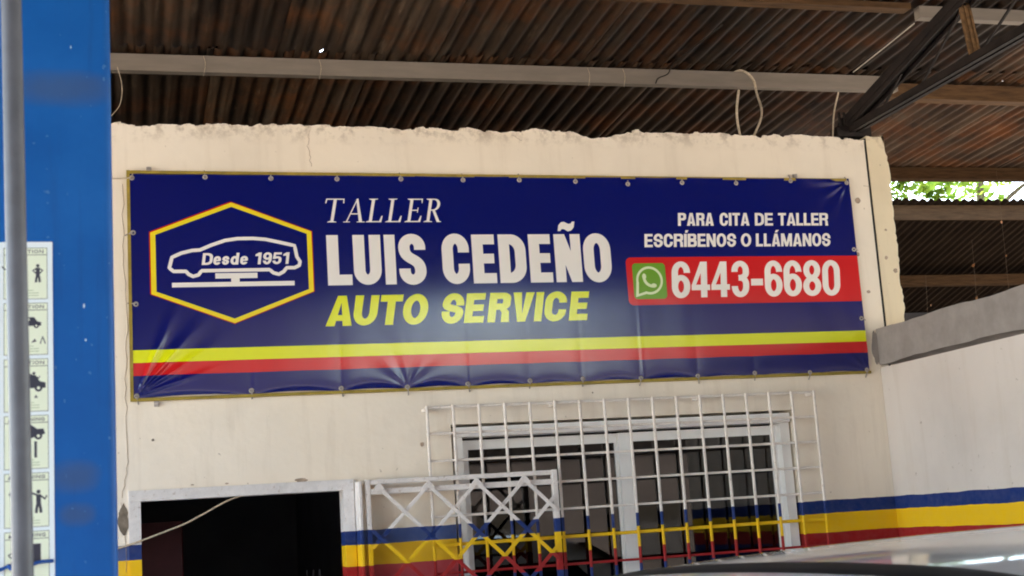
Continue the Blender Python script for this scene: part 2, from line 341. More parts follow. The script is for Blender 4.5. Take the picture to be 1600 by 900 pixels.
    if c == '5':
        rx = (W - v) / 2
        return [('+', rc(W * .1, 1 - h, W * .97, 1)), ('+', [[(W * .1, 1), (W * .1 + v * .85, 1), (v * .85, .44), (0, .44)]]), ('+', rib([(v / 2, .54)] + arc(W / 2, .44, rx, .14, 150, 0, 10) + arc(W / 2, .21 + h / 2, rx, .22, 0, -180, 16), v, h))]
    if c == 'e':
        X = .73; return [('+', rib([(W - v / 2, .34)] + arc(W / 2, X - h / 2 - .2, (W - v) / 2, .2, 0, 180, 16) + arc(W / 2, h / 2 + .2 - .01, (W - v) / 2, .2, 180, 340, 16), v, h)), ('+', rc(v * .5, .30, W - v * .2, .30 + h * .75))]
    if c == 's': return [('+', rib(spath(0, -.01, W, .73, v, h * .9), v, h * .9))]
    if c == 'd': return [('+', rib(opath(0, -.01, W, .73, v, h), v, h, True)), ('+', rc(W - v, 0, W, 1))]
    return []
BW = {'I': .0, 'L': .82, 'E': .9, 'T': .92, 'A': 1.06, 'M': 1.28, 'W': 1.5, '1': .62, 'e': .85, 's': .8, 'd': .88, 'R': 1.02, 'O': 1.08, 'N': 1.02, 'V': 1}
class Canvas:
    def __init__(s, x0, x1, z0, z1, ppm, col):
        s.x0, s.z0, s.p = x0, z0, ppm; s.w = int(round((x1 - x0) * ppm)); s.h = int(round((z1 - z0) * ppm)); s.a = np.empty((s.h, s.w, 3), np.float32); s.a[:] = col
    def region(s, ops, col, alpha=1.0):
        allp = np.array([p for _, ls in ops for lp in ls for p in lp]); SS = 3
        i0 = max(0, int((allp[:, 0].min() - s.x0) * s.p) - 1); i1 = min(s.w, int((allp[:, 0].max() - s.x0) * s.p) + 2)
        j0 = max(0, int((allp[:, 1].min() - s.z0) * s.p) - 1); j1 = min(s.h, int((allp[:, 1].max() - s.z0) * s.p) + 2)
        if i1 <= i0 or j1 <= j0: return
        nx, ny = (i1 - i0) * SS, (j1 - j0) * SS
        xs = s.x0 + (i0 + (np.arange(nx) + .5) / SS) / s.p; ys = s.z0 + (j0 + (np.arange(ny) + .5) / SS) / s.p
        tot = np.zeros((ny, nx), bool)
        for op, ls in ops:
            m = np.zeros((ny, nx), bool)
            for lp in ls:
                for k in range(len(lp)):
                    (xa, ya), (xb, yb) = lp[k], lp[(k + 1) % len(lp)]
                    if ya == yb: continue
                    lo, hi = min(ya, yb), max(ya, yb); r0, r1 = np.searchsorted(ys, lo, 'left'), np.searchsorted(ys, hi, 'left')
                    if r1 > r0:
                        xi = xa + (ys[r0:r1] - ya) * (xb - xa) / (yb - ya); m[r0:r1] ^= xs[None, :] < xi[:, None]
            tot = (tot | m) if op == '+' else (tot & ~m)
        cv = tot.reshape(j1 - j0, SS, i1 - i0, SS).mean((1, 3))[..., None] * alpha
        s.a[j0:j1, i0:i1] = s.a[j0:j1, i0:i1] * (1 - cv) + np.array(col, np.float32) * cv
    def poly(s, *loops, col, alpha=1.0): s.region([('+', list(loops))], col, alpha)
    def char(s, c, x0, x1, z, H, v, h, col, shear=0):
        g = glyph(c, (x1 - x0) / H, v, h)
        # each '+' that is an open ribbon may cross itself: treat ops one by one
        s.region([(o, [[(x0 + (x + shear * y) * H, z + y * H) for x, y in lp] for lp in ls]) for o, ls in g], col)
    def text(s, txt, x0, x1, z, H, v, h, col, shear=0, gap=.09):
        n = len(txt); fix = sum((v if c in 'IÍ' else .35 if c == ' ' else 0) for c in txt) + gap * (n - 1); fl = sum(BW.get(c, 1) for c in txt if c not in 'IÍ ')
        k = ((x1 - x0) / H - fix) / fl; x = x0
        for c in txt:
            wd = v if c in 'IÍ' else .35 if c == ' ' else BW.get(c, 1) * k
            if c != ' ': s.char(c, x, x + wd * H, z, H, v, h, col, shear)
            x += (wd + gap) * H
    def image(s, name):
        im = bpy.data.images.new(name, s.w, s.h); px = np.ones((s.h, s.w, 4), np.float32); px[..., :3] = s.a
        im.pixels.foreach_set(px.ravel()); im.update(); im.pack(); return im
def print_material(name, im, rough, spec, coat=0, bump=None):
    t = NT(name); uv = t.n('UVMap').outputs[0]; tx = t.n('TexImage'); tx.image = im; tx.extension = 'EXTEND'; t.l(uv, tx.inputs[0])
    t.base(tx.outputs[0], rough, spec); t.b.inputs['Coat Weight'].default_value = coat; t.b.inputs['Coat Roughness'].default_value = .14
    return t

NAVY, WHT, YL, RD, GR = (.0, .05, .39), (.93, .91, .89), (.87, .89, .05), (.80, .10, .12), (.42, .62, .16)
BX0, BX1, BZ0, BZ1 = .056, 3.706, 2.450, 3.474
cv = Canvas(BX0, BX1, BZ0, BZ1, 1000, NAVY)
L4 = lambda a, b, c, d: [(a, c), (b, c), (b, d), (a, d)]
cv.poly(L4(0, 4, 2.6075, 2.665), col=YL); cv.poly(L4(0, 4, 2.5495, 2.6075), col=RD)
hx = [(.505, 3.3437), (.872, 3.2021), (.872, 2.9145), (.505, 2.7721), (.137, 2.9145), (.137, 3.2017)]
def inset(p, k): cx, cz = .505, 3.058; return [(cx + (x - cx) * (1 - k / .3675), cz + (z_ - cz) * (1 - k / .3)) for x, z_ in p]
cv.poly(inset(hx, 0), inset(hx, .007), col=(.75, .12, .06)); cv.poly([(x - .004, z_ + .003) for x, z_ in inset(hx, .002)], inset(hx, .01), col=(.75, .12, .06)); cv.poly(inset(hx, .004), inset(hx, .0265), col=(.93, .85, .16))
car = [(0.2214, 3.0354), (0.2341, 3.0842), (0.2758, 3.1033), (0.3244, 3.1152), (0.3591, 3.1171), (0.4083, 3.1385), (0.4719, 3.1604), (0.5284, 3.1684), (0.5991, 3.169), (0.6559, 3.164), (0.7268, 3.1478), (0.7874, 3.1335), (0.7962, 3.0802), (0.8098, 3.058), (0.8055, 3.0396), (0.7835, 3.0288), (0.7476, 3.0292), (0.7327, 3.011), (0.7108, 2.9989), (0.6862, 3.006), (0.6688, 3.0214), (0.3635, 3.0203), (0.3492, 3.0014), (0.3249, 2.9946), (0.3045, 3.0056), (0.2944, 3.0187), (0.2395, 3.0194)]
cp = np.array(car); dn_ = []
for k in range(len(cp)):
    a, b = cp[k], cp[(k + 1) % len(cp)]; dn_ += [tuple(a + (b - a) * q) for q in (0, .25, .5, .75)]
cv.poly(*rib(dn_, .0165, .0165, True), col=WHT)
cv.poly(L4(.4236, .613, 2.983, 3.008), col=WHT); cv.poly(L4(.494, .532, 2.962, 2.986), col=WHT); cv.poly(L4(.2313, .781, 2.9455, 2.967), col=WHT)
for c, a, b in (('D', .3642, .411), ('e', .4142, .448), ('s', .4535, .485), ('d', .4905, .528), ('e', .5345, .569), ('1', .601, .629), ('9', .6365, .677), ('5', .681, .722), ('1', .7275, .756)):
    cv.char(c, a, b, 3.047, .055, .25, .19, WHT, .14)
# serif word on the top line
def serif(c, x0, x1, z, H):
    W = (x1 - x0) / H; s_, th, f_ = .13, .05, .035; o = []
    P = lambda *p: o.append(('+', [list(p)]))
    if c in 'TLER':
        sx = W / 2 - s_ / 2 if c == 'T' else W * .16
        P((sx, 0), (sx + s_, 0), (sx + s_, 1), (sx, 1)); P((sx - .13, 0), (sx + s_ + .13, 0), (sx + s_ + .10, f_), (sx, .07), (sx - .10, f_))
    if c == 'T': P((0, 1), (W, 1), (W, 1 - th), (0, 1 - th)); P((0, 1), (.05, 1), (.03, .80), (-.02, .80)); P((W, 1), (W - .05, 1), (W - .03, .80), (W + .02, .80))
    if c in 'LER': P((sx - .13, 1), (sx + s_ + (.13 if c == 'L' else 0), 1), (sx + s_ + (.1 if c == 'L' else 0), 1 - f_), (sx, .93), (sx - .10, 1 - f_))
    if c in 'LE': P((sx, 0), (W, 0), (W + .02, .27), (W - .03, .27), (W - .10, th), (sx, th))
    if c == 'E': P((sx, 1), (W * .97, 1), (W * .97, .80), (W * .93, .80), (W * .88, 1 - th), (sx, 1 - th)); P((sx, .48), (W * .74, .48), (W * .74, .48 + th), (sx, .48 + th)); P((W * .70, .40), (W * .76, .40), (W * .76, .62), (W * .70, .62))
    if c == 'R':
        o.append(('+', rib([(sx, .975)] + arc(W * .5, .745, W * .30, .23, 90, -90, 16) + [(sx, .515)], s_ * .95, th))); P((W * .42, .52), (W * .60, .52), (W * 1.02, 0), (W * .82, 0)); P((W * .80, 0), (W * 1.1, 0), (W * 1.1, f_), (W * .84, f_))
    if c == 'A':
        P((W * .10, 0), (W * .17, 0), (W * .53, .93), (W * .5, 1)); P((W * .46, .95), (W * .5, 1), (W * .56, 1), (W * .93, 0), (W * .76, 0)); P((W * .25, .33), (W * .76, .33), (W * .76, .33 + th), (W * .25, .33 + th))
        P((-.02, 0), (W * .32, 0), (W * .32, f_), (0, f_)); P((W * .64, 0), (W * 1.06, 0), (W * 1.03, f_), (W * .66, f_))
    cv.region([(a, [[(x0 + (x + .20 * y) * H, z + y * H) for x, y in lp] for lp in ls]) for a, ls in o], WHT)
for c, a, b in (('T', .922, 1.008), ('A', 1.02, 1.116), ('L', 1.128, 1.200), ('L', 1.221, 1.292), ('E', 1.313, 1.388), ('R', 1.405, 1.482)): serif(c, a, b, 3.2435, .1155)
for c, a, b in (('L', .9355, 1.0504), ('U', 1.0585, 1.19), ('I', 1.2069, 1.259), ('S', 1.2741, 1.4048), ('C', 1.4838, 1.6175), ('E', 1.6325, 1.7482), ('D', 1.7644, 1.9002), ('E', 1.9167, 2.0316), ('N', 2.0477, 2.1835), ('O', 2.1958, 2.3382)):
    cv.char(c, a, b, 2.9425 if c in 'LUISC' else 2.9405, .240, .228, .205, WHT)
cv.poly([(2.072, 3.196), (2.078, 3.225), (2.093, 3.241), (2.108, 3.243), (2.130, 3.232), (2.142, 3.234), (2.150, 3.244), (2.163, 3.244), (2.157, 3.215), (2.143, 3.199), (2.125, 3.194), (2.106, 3.205), (2.094, 3.206), (2.085, 3.196)], col=WHT)
for c, a, b in (('A', .9146, 1.0367), ('U', 1.0382, 1.1508), ('T', 1.1591, 1.2647), ('O', 1.2706, 1.3908), ('S', 1.4579, 1.5636), ('E', 1.5713, 1.6676), ('R', 1.6856, 1.7928), ('V', 1.8019, 1.9081), ('I', 1.9178, 1.9566), ('C', 1.9668, 2.0773), ('E', 2.0957, 2.190)):
    cv.char(c, a, b, 2.751, .142, .275, .225, YL, .17)
cv.text('PARA', 2.711, 2.907, 3.2207, .067, .235, .19, WHT, .09, .06); cv.text('CITA', 2.940, 3.106, 3.2207, .067, .235, .19, WHT, .09, .06)
cv.text('DE', 3.136, 3.239, 3.2207, .067, .235, .19, WHT, .09, .06); cv.text('TALLER', 3.268, 3.555, 3.2207, .067, .235, .19, WHT, .09, .04)
cv.text('ESCRÍBENOS', 2.520, 3.019, 3.1115, .068, .235, .19, WHT, .09, .06); cv.text('O', 3.046, 3.104, 3.1115, .068, .235, .19, WHT, .09); cv.text('LLÁMANOS', 3.130, 3.557, 3.1115, .068, .235, .19, WHT, .09, .06)
rr = .028
cv.poly([(4, 2.8195), (4, 3.0605)] + arc(2.413 + rr, 3.0605 - rr, rr, rr, 90, 180) + arc(2.413 + rr, 2.8195 + rr, rr, rr, 180, 270), col=RD)
q = .02; a0, a1, b0, b1 = 2.4445, 2.6205, 2.8495, 3.0305
cv.poly(arc(a1 - q, b1 - q, q, q, 0, 90) + arc(a0 + q, b1 - q, q, q, 90, 180) + arc(a0 + q, b0 + q, q, q, 180, 270) + arc(a1 - q, b0 + q, q, q, 270, 360), col=GR)
IC = (.86, .90, .72); cx, cz = 2.532, 2.943
cv.region([('+', [arc(cx, cz, .071, .071, 0, 360, 60)]), ('+', [[(cx - .071, cz - .005), (cx - .078, cz - .083), (cx - .012, cz - .066)]]), ('-', [arc(cx, cz, .0585, .0585, 0, 360, 60)]), ('-', [[(cx - .0575, cz - .014), (cx - .062, cz - .067), (cx - .02, cz - .054), (cx, cz - .02)]])], IC)
cv.region([('+', rib(arc(cx + .018, cz + .018, .047, .047, 175, 275, 18), .015, .015)), ('+', [arc(cx - .027, cz + .020, .011, .0155, 0, 360)]), ('+', [arc(cx + .021, cz - .026, .0155, .011, 0, 360)])], IC)
ds = [2.6439, 2.7437, 2.7506, 2.8512, 2.8581, 2.9597, 2.9702, 3.0673, 3.0776, 3.1452, 3.1544, 3.2547, 3.2619, 3.3648, 3.372, 3.4759, 3.4832, 3.5861]
for i, c in enumerate('6443-6680'): cv.char(c, ds[2 * i], ds[2 * i + 1], 2.853, .182, .19, .155, WHT, .07)
im_banner = cv.image('banner_print')

# ---------------------------------------------------------------- ground
MB().add([(-300, -300, 0), (300, -300, 0), (300, 300, 0), (-300, 300, 0)], [(0, 1, 2, 3)]).build('ground', M_floor, kind='structure', label='pale concrete yard floor')

# ---------------------------------------------------------------- workshop office building
bld = thing('workshop_office', 'cream plastered workshop office wall with striped dado and ragged top edge', 'building')
def grid_wall(name, xs, zs, holes, y0, y1, mat, parent, top=None, right=None):
    nx, nz_ = len(xs), len(zs); vs = []
    for y in (y0, y1):
        for j, z in enumerate(zs):
            for i, x in enumerate(xs):
                xx, zz = x, z
                if top and j == nz_ - 1: zz = z + top(x)
                if right and i == nx - 1: xx = x + right(z)
                vs.append((xx, y, zz))
    N = nx * nz_; solid = lambda i, j: 0 <= i < nx - 1 and 0 <= j < nz_ - 1 and not any(h[0] - 1e-6 <= xs[i] and xs[i + 1] <= h[1] + 1e-6 and h[2] - 1e-6 <= zs[j] and zs[j + 1] <= h[3] + 1e-6 for h in holes)
    fs = []
    for j in range(nz_ - 1):
        for i in range(nx - 1):
            if not solid(i, j): continue
            a, b, c, d = j * nx + i, j * nx + i + 1, (j + 1) * nx + i + 1, (j + 1) * nx + i
            fs += [(a, b, c, d), (a + N, d + N, c + N, b + N)]
            for ok, p, q_ in ((solid(i, j - 1), a, b), (solid(i + 1, j), b, c), (solid(i, j + 1), c, d), (solid(i - 1, j), d, a)):
                if not ok: fs.append((p, p + N, q_ + N, q_))
    return MB().add(vs, fs).build(name, mat, parent)
def lin(a, b, st):
    n = max(1, int(round((b - a) / st))); return [a + (b - a) * i / n for i in range(n)]
xs = lin(-3.0, -.06, .3) + lin(-.06, .03, .03) + lin(.03, 1.015, .013) + lin(1.015, 1.486, .013) + lin(1.486, 3.257, .013) + lin(3.257, 3.83, .013) + [3.83]
zs = [0, .5, 1.1, 1.6, 2.047, 2.275, 2.6, 3.0, 3.4, 3.66, 3.715]
def rag(x): return -.012 + .022 * nz(x * 9, 1) - .014 * nz(x * 31, 2) ** 2 - .03 * max(0, nz(x * 5.3, 3) - .72) / .28 + .006 * nz(x * 90, 4)
DOOR = (.03, 1.015, 0, 2.047); WIN = (1.486, 3.257, 1.1, 2.275)
grid_wall('wall', xs, zs, [DOOR, WIN], 0, .15, M_wall, bld, rag)
pz = lin(0, 2.6, .3) + lin(2.6, 3.71, .012) + [3.71]
def ragr(z): return -.008 + .014 * nz(z * 14, 5) - .010 * nz(z * 50, 6) - (.028 * max(0, (z - 3.62) / .09) ** 2) - .01 * max(0, nz(z * 6, 8) - .6)
grid_wall('wall_pier', [3.845 + i * .0116 for i in range(11)], pz, [], -.003, .147, M_pier, bld, lambda x: -.004 + .010 * nz(x * 60, 7), ragr)
MB().box(3.8302, 3.8447, .004, .12, 0, 3.70).build('expansion_joint', M_rubber, bld)
# ceiling, back wall and inner walls of the room
MB().box(-3, 3.95, .16, 4.2, 2.92, 3.04).build('ceiling_slab', M_conc, bld)
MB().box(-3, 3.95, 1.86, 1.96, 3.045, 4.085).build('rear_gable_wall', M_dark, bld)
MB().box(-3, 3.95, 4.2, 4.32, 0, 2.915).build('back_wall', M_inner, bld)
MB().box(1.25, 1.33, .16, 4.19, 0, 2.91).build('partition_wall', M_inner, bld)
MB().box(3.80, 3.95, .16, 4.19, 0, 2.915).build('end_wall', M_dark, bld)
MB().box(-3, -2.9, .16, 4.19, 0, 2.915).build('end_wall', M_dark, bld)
# door frame
fr = MB(); w0 = .048
fr.box(.03, .03 + w0, -.014, .11, 0, 2.047 - w0); fr.box(1.015 - w0, 1.015, -.014, .11, 0, 2.047 - w0); fr.box(.03, 1.015, -.014, .11, 2.047 - w0 + .0005, 2.047)
fr.box(.026, .03, -.004, 0.0, 0, 2.05); fr.box(1.019, 1.023, -.02, .0, 0, 2.04)
fr.build('door_frame', M_frame, bld)
# loose crumbs of mortar along the broken top of the wall
cm = MB()
for k in range(420):
    x = random.uniform(-.05, 3.95); s_ = random.choice((.004, .006, .009, .013)) * random.uniform(.7, 1.5); z = 3.715 + rag(min(x, 3.8)) - .002; y = random.uniform(.002, .05)
    v_ = [(x + s_ * random.uniform(.7, 1.6) * a, y + s_ * random.uniform(.6, 1.1) * b, z + s_ * random.uniform(.5, 1.0) * c) for a, b, c in ((-1, -1, -.6), (1, -1, -.6), (1, 1, -.6), (-1, 1, -.6), (-.5, -.6, .8), (.6, -.5, .9), (.5, .5, .7), (-.6, .5, .8))]
    if .0 < y - s_ * 1.2: cm.add(v_, [(0, 3, 2, 1), (4, 5, 6, 7), (0, 1, 5, 4), (1, 2, 6, 5), (2, 3, 7, 6), (3, 0, 4, 7)])
cm.build('mortar_crumbs', M_wall, bld, kind='stuff')
# broken plaster patches and cracks
def blob(name, cx, cz, rx, rz, mat, y=-.004, n=26, sd_=0, parent=bld):
    p = [(cx + rx * math.cos(2 * math.pi * k / n) * (.7 + .5 * nz(k * .9, sd_)), cz + rz * math.sin(2 * math.pi * k / n) * (.7 + .5 * nz(k * .8, sd_ + 9))) for k in range(n)]
    return MB().prism(p, y, .01).build(name, mat, parent)
blob('broken_plaster', 0.003, 1.925, .022, .068, M_mortar, -.003, 26, 3)
blob('mortar_smear', 3.764, 2.575, .022, .085, M_conc, -.004, 30, 5)
for k, (x, z, r_) in enumerate(((.135, 2.265, .006), (1.345, 2.19, .010), (3.755, 3.36, .017), (3.72, 3.07, .012), (3.76, 2.87, .01), (2.2, 2.40, .004), (3.885, 3.05, .010), (3.93, 2.98, .012), (3.90, 3.2, .007), (.30, 2.06, .008), (.45, 2.058, .010), (.78, 2.055, .03))):
    blob('wall_chip', x, z, r_, r_ * (.35 if z < 2.1 else 1), M_chip if r_ > .0065 else M_mortar, -.0055 if x > 3.8 else -.003, 14, 20 + k)
def crack(pts, r_=.0011):
    out = []
    for (a, b) in zip(pts[:-1], pts[1:]):
        for k in range(7):
            q = k / 7; out.append((a[0] + (b[0] - a[0]) * q + random.uniform(-1, 1) * .006, -.0008, a[1] + (b[1] - a[1]) * q))
    out.append((pts[-1][0], -.0008, pts[-1][1])); MB().tube(out, r_, 4).build('crack', M_chip, bld)
crack([(.028, 3.43), (.020, 3.1), (.035, 2.8), (.022, 2.5), (.03, 2.2), (.0, 2.02)], .0014)
crack([(.88, 3.70), (.87, 3.62), (.885, 3.52)]); crack([(.0, 2.0), (.012, 1.7)])
crack([(3.80, 3.44), (3.83, 3.435)]); crack([(1.88, 3.69), (1.93, 3.66)])
# window
win = MB(); Z0, Z1 = 1.1, 2.275
for (a, b, c, d, y0, y1) in ((1.502, 3.243, 2.216, 2.262, .012, .13), (1.502, 1.545, 1.1, 2.2155, .045, .13), (3.195, 3.243, 1.1, 2.2155, .045, .13), (1.5025, 3.2425, 1.104, 1.14, .045, .13)):
    win.box(a, b, y0 if y0 < .03 else .03, .1495, c, d)
wf = win.build('window_frame', M_alu, bld)
def sash(x0, x1, y, l, r_, tp):
    m = MB(); m.box(x0, x0 + l, y, y + .03, 1.142, 2.205); m.box(x1 - r_, x1, y, y + .03, 1.142, 2.205); m.box(x0 + l, x1 - r_, y + .001, y + .029, 2.205 - tp, 2.205); m.box(x0 + l, x1 - r_, y + .001, y + .029, 1.142, 1.2)
    o = m.build('sash', M_alu, bld)
    MB().box(x0 + l - .004, x1 - r_ + .004, y + .012, y + .017, 1.196, 2.214 - tp).build('pane', M_glass, o)
sash(1.546, 2.385, .116, .045, .05, .045); sash(2.345, 3.194, .084, .062, .03, .045)
MB().box(1.40, 3.34, -.035, .04, 1.065, 1.0985).build('window_sill', M_wall, bld)

# side wall
sw = thing('side_wall', 'pale side wall with grey bare concrete band, right of the office', 'wall')
ys = lin(-4.0, 0, .05)
def side_piece(name, x0, x1, z0f, z1f, mat):
    n = 120; vs = []; Y = [-2.45 + 2.448 * i / n for i in range(n + 1)]
    for y in Y: vs += [(x0, y, z0f(y)), (x1, y, z0f(y)), (x1, y, z1f(y)), (x0, y, z1f(y))]
    fs = [(i * 4 + k, i * 4 + (k + 1) % 4, i * 4 + 4 + (k + 1) % 4, i * 4 + 4 + k) for i in range(n) for k in range(4)] + [(0, 1, 2, 3), (n * 4 + 3, n * 4 + 2, n * 4 + 1, n * 4)]
    return MB().add(vs, fs).build(name, mat, sw)
side_piece('plastered_wall', 3.780, 3.95, lambda y: 0, lambda y: 2.47, M_side)
side_piece('concrete_band', 3.7775, 3.953, lambda y: 2.478 + .008 * nz(y * 9, 1) + .014 * nz(y * 2.2, 2), lambda y: 2.668 + .004 * nz(y * 20, 3) + .012 * nz(y * 3, 4), M_conc)

# ---------------------------------------------------------------- roof
ZR = lambda y: 4.2 - .05 * y
roof = thing('corrugated_roof', 'rusty corrugated zinc roof on purlins over the workshop', 'roof')
P, AMP = .0845, .0095
def sheet_mesh(name, ncorr, length, hole=None):
    xs = [i * P / 8 for i in range(ncorr * 8 + 1)]; ysl = [0, length * .25, length * .5, length * .75, length]
    if hole: ysl = sorted(ysl + [hole[1], hole[1] + .022])
    vs = []; nx = len(xs)
    for dz in (0, .0012):
        for y in ysl:
            for x in xs: vs.append((x, y, AMP * math.cos(2 * math.pi * x / P) + dz))
    N = nx * len(ysl); fs = []
    for j in range(len(ysl) - 1):
        for i in range(nx - 1):
            if hole and abs(ysl[j] - hole[1]) < 1e-6 and hole[0] <= i < hole[0] + 2: continue
            a = j * nx + i; fs += [(a, a + 1, a + nx + 1, a + nx), (a + N, a + N + nx, a + N + nx + 1, a + N + 1)]
    m = MB(); m.add(vs, fs, 0, True); me = bpy.data.meshes.new(name); me.from_pydata(m.v, [], m.f); me.materials.append(M_zn); me.polygons.foreach_set('use_smooth', [True] * len(m.f)); me.update(); return me
rows = [(2.05, .26), (.40, -1.75), (-1.60, -3.9), (-3.75, -6.0), (-5.85, -8.1), (-7.95, -10.2), (-10.05, -12.6), (-12.45, -15.0)]  # front rows, out of view, lengthen the roof to cut sky reflected in banner
tilt = math.atan(.05); NC = 10; stp = (NC - .5) * P
ROOF_X0 = -5.97
for r_, (ya, yb) in enumerate(rows):
    L = (ya - yb) / math.cos(tilt); me = sheet_mesh('roof_sheet', NC, L)
    for k in range(23):
        x = ROOF_X0 + k * stp + (.31 if r_ % 2 else 0); mm = me
        hx_ = {(0, .98): 1, (1, .98): 1}
        if r_ == 1 and x < .975 < x + stp: mm = sheet_mesh('roof_sheet', NC, L, (int((.985 - x) / (P / 8)), (ya - .278) / math.cos(tilt)))
        if r_ == 0 and x < 5.018 < x + stp: mm = sheet_mesh('roof_sheet', NC, L, (int((5.018 - x) / (P / 8)), (ya - .379) / math.cos(tilt)))
        o = place('roof_sheet', mm, roof, (x, ya, ZR(ya) + .004 * r_ % .012 + (.0025 if k % 2 else 0)), (0, 0, 0))
        # run toward the camera and up
        o.rotation_euler = (-tilt, 0, 0); o.scale = (1, -1, 1)
def purlin(name, mat, x0, x1, y, z0, z1, d):
    return MB().box(x0, x1, y, y + d, z0, z1).build(name, mat, roof)
m = MB(); m.box(-4, 4.285, .325, .329, 4.083, 4.168); m.box(-4, 4.285, .329, .375, 4.083, 4.087); m.box(-4, 4.285, .371, .375, 4.0875, 4.10); m.box(-4, 4.285, .329, .375, 4.164, 4.168)
m.build('purlin', M_purlin, roof)
m = MB()
n = 50; vs = []
for i in range(n + 1):
    x = 4.287 + 4.7 * i / n; wv = .012 * math.sin(x * 2.1) + .008 * nz(x * 3, 2)
    vs += [(x, .41 + wv, 4.068 + wv * .8), (x, .49 + wv, 4.068 + wv * .6), (x, .49, 4.158), (x, .41, 4.158)]
m.add(vs, [(i * 4 + k, i * 4 + (k + 1) % 4, i * 4 + 4 + (k + 1) % 4, i * 4 + 4 + k) for i in range(n) for k in range(4)] + [(0, 1, 2, 3)]); m.build('purlin', M_wood, roof)
purlin('purlin', M_wood, -4, 3.80, -.62, 4.185, 4.215, .07)
purlin('purlin', M_purlin, 3.86, 9, -.60, 4.150, 4.212, .05)
purlin('purlin', M_wood2, 3.955, 9, 1.975, 4.008, 4.0925, .085)
for y in (-1.9, -3.6, -5.3, -7.0, -8.7, -10.4, -12.5, -14.9): purlin('purlin', M_wood2, -5.9, 12, y, ZR(y) - .10, ZR(y) - .016, .06)

# roof truss on the pier
tr = thing('roof_truss', 'dark rusty steel truss running from the wall corner up under the roof', 'truss')
X = 3.80
m = MB(); 
for dx in (-.03, .03): m.bar((X + dx, .13, 3.785), (X + dx, -1.45, 4.155), .075, .008, (1, 0, 0)); m.bar((X + dx * .55, .13, 3.82), (X + dx * .55, -1.45, 4.19), .006, .04, (1, 0, 0))
m.bar((X, .13, 3.775), (X, -1.45, 4.145), .006, .075, (1, 0, 0))
m.build('top_chord', M_steel, tr)
m = MB()
for dx in (-.028, .012): m.bar((X + dx, .13, 3.762), (X + dx, -5.2, 3.762), .040, .006, (1, 0, 0)); m.bar((X + dx + .010, .13, 3.744), (X + dx + .010, -5.2, 3.744), .005, .026, (1, 0, 0))
m.build('bottom_chord', M_steel, tr)
MB().bar((X, -1.45, 4.13), (X, -5.2, 4.30), .075, .06, (1, 0, 0)).build('rafter', M_steel, tr)
for (a, b, mt) in (((-1.08, 3.77), (-1.04, 4.05), M_post), ((-.25, 3.77), (-.47, 3.90), M_steel), ((-.60, 3.77), (-1.05, 4.04), M_steel), ((-1.9, 3.77), (-1.95, 4.16), M_post), ((-1.1, 3.77), (-1.9, 4.15), M_steel), ((-2.9, 3.77), (-2.9, 4.2), M_post), ((-1.95, 3.77), (-2.85, 4.2), M_steel), ((-4.0, 3.77), (-4.0, 4.24), M_post)):
    m = MB(); w_ = .012 if mt is M_post else .010
    for dx in ((-.024, 0, .024) if mt is M_post else (0,)): m.bar((X + dx, a[0], a[1]), (X + dx, b[0], b[1]), w_, w_, (1, 0, 0))
    if mt is M_post: m.bar((X, a[0], a[1]), (X, b[0], b[1]), .004, .05, (1, 0, 0))
    m.build('truss_web', mt, tr)
MB().box(3.70, 3.90, .03, .11, 3.72, 3.775).build('bearing_plate', M_steel, tr)
MB().tube([(3.74, .06, 3.70), (3.735, .06, 3.86)], .008, 6).build('anchor_bolt', M_steel, tr); MB().tube([(3.765, .06, 3.70), (3.765, .06, 3.86)], .008, 6).build('anchor_bolt', M_steel, tr)

# hanging ropes and wires
def spline(pts, n=8):
    P_ = [Vector(p) for p in pts]; P_ = [2 * P_[0] - P_[1]] + P_ + [2 * P_[-1] - P_[-2]]; out = []
    for i in range(1, len(P_) - 2):
        for k in range(n):
            t_ = k / n; a, b, c, d = P_[i - 1:i + 3]
            out.append(.5 * ((2 * b) + (c - a) * t_ + (2 * a - 5 * b + 4 * c - d) * t_ ** 2 + (3 * b - a - 3 * c + d) * t_ ** 3))
    return out + [P_[-2]]
def wire(name, label, cat, pts, r_, mat, group=None, n=6):
    o = MB().tube(spline(pts), r_, n).build(name, mat, None, label=label, category=cat)
    if group: o['group'] = group
    return o
wire('rope', 'pale rope looped over the purlin and dropping to the wall top', 'rope', [(3.27, .40, 4.17), (3.31, .31, 4.17), (3.37, .30, 4.12), (3.375, .28, 4.03), (3.31, .12, 3.86), (3.205, .05, 3.70)], .0065, M_rope, 'ropes hanging above the wall')
wire('rope', 'short pale rope left of the loop, hanging above the wall top', 'rope', [(3.165, .07, 3.975), (3.14, .06, 3.88), (3.13, .05, 3.80), (3.14, .05, 3.70)], .0065, M_rope, 'ropes hanging above the wall')
wire('rope', 'thin straight cord beside the truss foot', 'rope', [(3.74, .05, 3.97), (3.70, .05, 3.85), (3.675, .05, 3.70)], .0045, M_rope, 'ropes hanging above the wall')
wire('electric_wire', 'black wire dangling in front of the channel at the middle of the roof', 'wire', [(2.95, -.25, 4.205), (2.90, .0, 4.18), (2.87, .22, 4.16), (2.875, .312, 4.14), (2.82, .315, 4.115), (2.80, .315, 4.085)], .0035, M_wire)
wire('lap_highlight', 'thin pale strip standing in for the lit lap edge of the roof sheets near the truss', 'wire', [(3.977, .27, 4.166), (3.966, -.1, 4.183), (3.955, -.40, 4.197)], .0030, M_lap)  # added tube imitates the bright lit edge where roof sheets overlap
for lab, x in (('left of the loose pair', .99), ('left end of the channel', .42), ('middle of the channel', 2.42), ('next to the black wire', 2.62)):
    wire('hanging_string', 'frayed thread hanging over the channel, ' + lab, 'string', [(x, .322, 4.165), (x + .008, .318, 4.12), (x - .003, .316, 4.06)], .0016, M_rope, 'frayed threads on the channel', 4)
